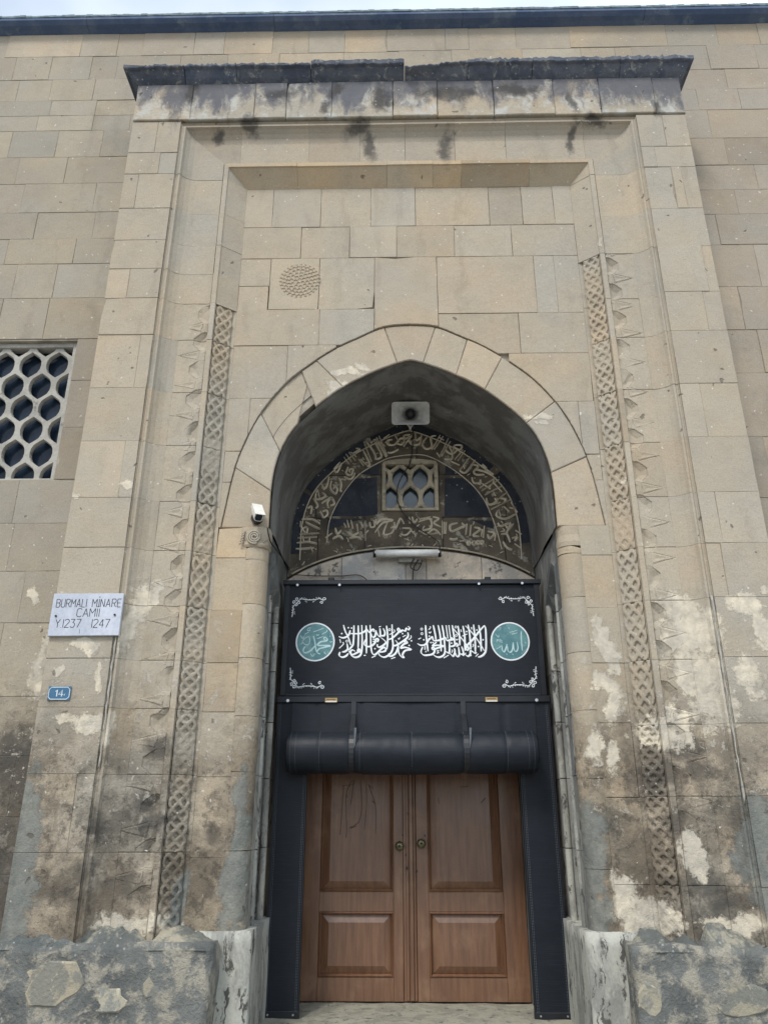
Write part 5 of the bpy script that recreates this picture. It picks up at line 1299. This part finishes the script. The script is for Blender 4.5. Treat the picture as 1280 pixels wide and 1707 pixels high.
# ================================================================== FITTINGS
# horn loudspeaker
hx,hz=at(684,690,1.05)
hs=empty('horn_loudspeaker',(hx,1.05,hz),'grey rectangular horn loudspeaker under the crown of the arch','loudspeaker')
def hp(x,y,z):   # local: y forward negative; tilt slightly down
    a=math.radians(24); return (hx+x, 1.05+y*math.cos(a)-z*math.sin(a), hz+y*math.sin(a)+z*math.cos(a))
def rrect(w,h,r,n=6):
    o=[]
    for cx_,cz_,a0 in ((w-r,h-r,0),(-w+r,h-r,math.pi/2),(-w+r,-h+r,math.pi),(w-r,-h+r,3*math.pi/2)):
        for k in range(n): a=a0+math.pi/2*k/(n-1); o.append((cx_+r*math.cos(a),cz_+r*math.sin(a)))
    return o
rings=[(-.10,.190,.112,.03),(-.092,.180,.103,.028),(-.05,.135,.082,.04),(.02,.085,.060,.045),(.09,.045,.042,.04)]
m=MB(); vs=[]; n=24
for y,w,h,r in rings: vs+=[hp(x,y,z) for x,z in rrect(w,h,r)]
for y,w,h,r in rings[::-1]: vs+=[hp(x,y+.006,z) for x,z in rrect(w+.006,h+.006,r+.004)]
nr=len(rings)*2; fs=[(i*n+k,i*n+(k+1)%n,(i+1)%nr*n+(k+1)%n,(i+1)%nr*n+k) for i in range(nr) for k in range(n)]
m.add(vs,fs).build('horn',M['horn'],hs,smooth=False)
m=MB(); m.tube([hp(0,.085,0),hp(0,.0,0),hp(0,-.035,0),hp(0,-.055,0)],.05,20,radii=[.030,.055,.050,.022]); m.build('driver_bullet',M['black_metal'],hs,smooth=True)
m=MB(); m.tube([hp(0,.09,0),hp(0,.16,0)],.06,20); m.build('driver_case',M['horn'],hs,smooth=True)
m=MB(); m.tube([hp(0,.13,-.05),hp(0,.12,-.13),hp(0,.20,-.15),hp(0,.40,-.12)],.012,8); m.tube([hp(-.05,.10,-.07),hp(0,.08,-.145),hp(.05,.10,-.07)],.012,8); m.build('bracket',M['horn'],hs,smooth=True)
# fluorescent lamp
lx0,lz=at(622,922,1.34); lx1=at(735,922,1.34)[0]
fl=empty('fluorescent_lamp',((lx0+lx1)/2,1.34,lz),'long white tube lamp fixed below the small lattice window, switched off','lamp')
MB().box(lx0+.012,lx1-.012,1.385,1.43,lz-.022,lz+.022,.004).build('backplate',M['white_case'],fl)
MB().tube([(lx0+.015,1.345,lz),(lx1-.015,1.345,lz)],.037,18).build('tube_cover',M['tube'],fl,smooth=True)
for a,b_ in ((lx0,lx0+.028),(lx1-.028,lx1)): MB().tube([(a,1.35,lz),(b_,1.35,lz)],.042,16).build('end_cap',M['black_metal'],fl,smooth=False)
MB().box(-.12,.10,1.40,TY+.015,lz-.075,lz-.020,.004).build('mounting_board',M['lattice'],fl)
# security camera
cxm,czm=at(440,862,.08)
sc=empty('security_camera',(cxm,PY,czm),'small white bullet security camera on a dark round base above the left capital','camera')
bx,bz=at(429,866,PY)
MB().tube([(bx,PY-.002,bz),(bx,PY-.035,bz)],.050,22).build('base_ring',M['black_metal'],sc)
MB().tube([(bx,PY-.03,bz),(bx+.005,PY-.05,bz-.002),(bx+.006,PY-.075,bz-.004)],.034,18,radii=[.036,.034,.014]).build('ball_joint',M['wood_dark'],sc,smooth=True)
d=Vector((.30,-.62,-.72)).normalized(); e1=d.cross(Vector((0,0,1))).normalized(); e2=e1.cross(d)
c0=Vector((bx+.005,PY-.075,bz+.045))
def oct_body(r0,r1,l0,l1,mat,name,flat=1.0):
    vs=[]; n=16
    for l,r in ((l0,r0),(l1,r1)):
        for k in range(n):
            a=2*math.pi*k/n; pw=.6; c_,s_=math.cos(a),math.sin(a); c_=math.copysign(abs(c_)**pw,c_); s_=math.copysign(abs(s_)**pw,s_)
            vs.append(c0+d*l+e1*(r*c_)+e2*(r*s_*flat))
    MB().add(vs,[(k,(k+1)%n,n+(k+1)%n,n+k) for k in range(n)]+[tuple(range(n))[::-1],tuple(range(n,2*n))]).build(name,mat,sc)
oct_body(.036,.038,-.05,.115,M['white_case'],'housing'); oct_body(.030,.030,.115,.119,M['glass'],'lens_window')
vs=[c0+d*l+e1*a+e2*b_ for l in (-.055,.145) for a,b_ in ((-.045,.012),(-.045,.046),(.045,.046),(.045,.012),(.041,.012),(.041,.042),(-.041,.042),(-.041,.012))]
MB().add(vs,[(k,(k+1)%8,8+(k+1)%8,8+k) for k in range(8)]+[(0,1,6,7),(1,2,5,6),(2,3,4,5),(8,15,14,9),(9,14,13,10),(10,13,12,11)]).build('sunshade',M['white_case'],sc)
MB().tube([c0+d*.02-e2*.03,c0+d*.0-e2*.05,(bx+.006,PY-.07,bz)],.010,8).build('arm',M['black_metal'],sc)
# cables
def cable(pts,r,label,name='cable',mat='cable'):
    P=[(*at(px,py,Y),Y) for px,py,Y in pts]; Q=[(x,y,z) for x,z,y in P]
    if len(Q)>2: Q=catmull(Q,6)
    o=MB().tube(Q,r,7).build(name,M[mat],smooth=True); tag(o,label,'cable'); return o
cable([(446,880,.14),(448,892,.16),(452,905,.24),(462,918,.5),(475,936,1.0),(483,948,1.42)],.006,'thin black cable running from the security camera down the left reveal')
cable([(690,705,1.2),(688,720,1.40),(687,750,1.42),(682,775,1.38),(672,790,1.36),(662,815,1.38),(666,845,1.41),(690,875,1.41),(715,892,1.41),(730,903,1.39),(733,914,1.36)],.006,'black cable hanging from the loudspeaker past the lattice window to the lamp')
cable([(690,931,1.39),(684,945,1.40),(696,950,1.40),(704,934,1.39)],.006,'short looped black cable directly under the middle of the lamp')
cable([(697,933,1.39),(690,945,1.41),(688,960,1.41),(688,975,1.40)],.007,'black cable dropping from under the lamp behind the banner')
cable([(492,958,1.43),(530,960,1.44),(570,960,1.44),(600,959,1.44),(620,975,1.44)],.005,'thin brown wire crossing the plaster left of the lamp',mat='wood_dark')
# name plaque and house number -------------------------------------------------
FONT={'B':[[(0,0),(0,6),(3,6),(4,5),(4,4),(3,3.2),(0,3.2)],[(3,3.2),(4,2.4),(4,1),(3,0),(0,0)]],'U':[[(0,6),(0,1),(1,0),(3,0),(4,1),(4,6)]],'R':[[(0,0),(0,6),(3,6),(4,5.2),(4,4),(3,3),(0,3)],[(2,3),(4,0)]],
'M':[[(0,0),(0,6),(2.3,2.5),(4.6,6),(4.6,0)]],'A':[[(0,0),(2.2,6),(4.4,0)],[(.8,2),(3.6,2)]],'L':[[(0,6),(0,0),(3.4,0)]],'I':[[(0,0),(0,6)]],'N':[[(0,0),(0,6),(4,0),(4,6)]],'E':[[(3.6,6),(0,6),(0,0),(3.6,0)],[(0,3),(3,3)]],
'C':[[(4,5.2),(3.2,6),(1,6),(0,5),(0,1),(1,0),(3.2,0),(4,.8)]],'Y':[[(0,6),(2,3),(4,6)],[(2,3),(2,0)]],'.':[[(0,0),(.5,0)]],'1':[[(0,0),(0,6)]],'2':[[(0,5),(1,6),(3,6),(4,5),(4,4),(0,0),(4,0)]],'3':[[(0,6),(3.8,6),(2,3.6),(3.4,3.2),(4,2),(3.2,.2),(1,0),(0,.8)]],'7':[[(0,6),(4,6),(1.2,0)]],'4':[[(3,0),(3,6),(0,1.8),(4,1.8)]],"'":[[(0,6.9),(0,7.4)]],'J':[[(0,4.5),(0,0)]]}
WID={'B':4,'U':4,'R':4,'M':4.6,'A':4.4,'L':3.4,'I':0,'N':4,'E':3.6,'C':4,'Y':4,'.':.5,'1':0,'2':4,'3':4,'7':4,'4':4,' ':3.5,'|':0}
def write(mb,txt,x,z,h,y,w,sl=0.0,gap=1.5,gx=1.0,dz=0):
    u=h/6
    for c in txt:
        if c=='i':
            x+=.4*u
            for st in FONT['I']: ribbon(mb,[(x+px*u*gx,z+pz*u) for px,pz in st],w,y,.0008,taper=False)
            ribbon(mb,[(x,z+7.0*u),(x,z+7.9*u)],w*1.3,y,.0008,taper=False); x+=(0+gap)*u*gx; continue
        for st in FONT.get(c,[]):
            for q0,q1 in zip(st[:-1],st[1:]): ribbon(mb,[(x+q0[0]*u*gx,z+q0[1]*u),(x+q1[0]*u*gx,z+q1[1]*u)],w,y,.0008,taper=False)
        x+=(WID.get(c,4)+gap)*u*gx
    return x
plx0,plz1=-2.905,3.332; plx1,plz0=-2.338,2.985; py_=-.030
pl=empty('name_plaque',(plx0,0,plz0),'pale grey marble plaque engraved BURMALI MİNARE CAMİİ on the left pier','plaque')
MB().prism([(plx0,plz0),(plx1,plz0+.004),(plx1,plz1),(plx0,plz1)],py_,-.003,.003).build('marble_slab',M['marble'],pl)
tx=MB(); yy=py_-.0006; lw=.0058
zl=at(150,1012,py_)[1]; x=at(94,1012,py_)[0]; hh=.066
write(tx,'BURMALI',x,zl,hh,yy,lw,gx=.66,gap=1.5); write(tx,'MiNARE',at(154,1011,py_)[0],zl,hh,yy,lw,gx=.72,gap=1.6)
write(tx,'CAMii',at(128,1028,py_)[0],at(128,1028,py_)[1],hh,yy,lw,gx=.85,gap=1.3)
write(tx,'Y.1237',at(92,1046,py_)[0],at(100,1046,py_)[1],hh,yy,lw,gx=.80,gap=1.3); write(tx,'1247',at(153,1046,py_)[0],at(150,1046,py_)[1],hh,yy,lw,gx=.80,gap=1.3)
ribbon(tx,[at(133,1049,py_),at(133,1056,py_)],lw*.8,yy,.0008)
tx.build('engraved_lettering',M['ink'],pl)
for px,py in ((94,1027),(192,1025)):
    X,Z=at(px,py,py_); MB().tube([(X,py_,Z),(X,py_-.008,Z)],.0085,12).build('fixing_bolt',M['black_metal'],pl)
nx0,nz1=at(82,1144,-.01); nx1,nz0=at(116,1167,-.01)
npl=empty('house_number_plate',(nx0,0,nz0),'small blue enamel house number plate reading 14 below the marble plaque','sign')
c=.018
def octo(i,y): 
    a,b_,e,f=nx0+i,nx1-i,nz0+i,nz1-i; k=c if i<.012 else c*.7
    return [(a+k,e),(b_-k,e),(b_,e+k),(b_,f-k),(b_-k,f),(a+k,f),(a,f-k),(a,e+k)]
MB().prism([(nx0,nz0),(nx1,nz0),(nx1,nz1),(nx0,nz1)],-.008,-.0025,.002).build('plate',M['blue'],npl)
m=MB(); o8=octo(.007,0); ribbon(m,o8+[o8[0]],.0052,-.0086,.0006,taper=False); m.build('white_border',M['enamel_white'],npl)
m=MB(); X,Z=at(93,1161,-.009); hh=at(90,1150,-.009)[1]-Z
ribbon(m,[(X-.004,Z+hh*.75),(X+.008,Z+hh),(X+.008,Z)],.0085,-.0088,.0006,taper=False); ribbon(m,[(X+.046,Z),(X+.046,Z+hh),(X+.022,Z+hh*.32),(X+.056,Z+hh*.32)],.0080,-.0088,.0006,taper=False)
ribbon(m,[(X+.062,Z+hh*.2),(X+.072,Z+hh*.45),(X+.066,Z+hh*.15)],.005,-.0088,.0006,taper=False)
m.build('number',M['enamel_white'],npl)
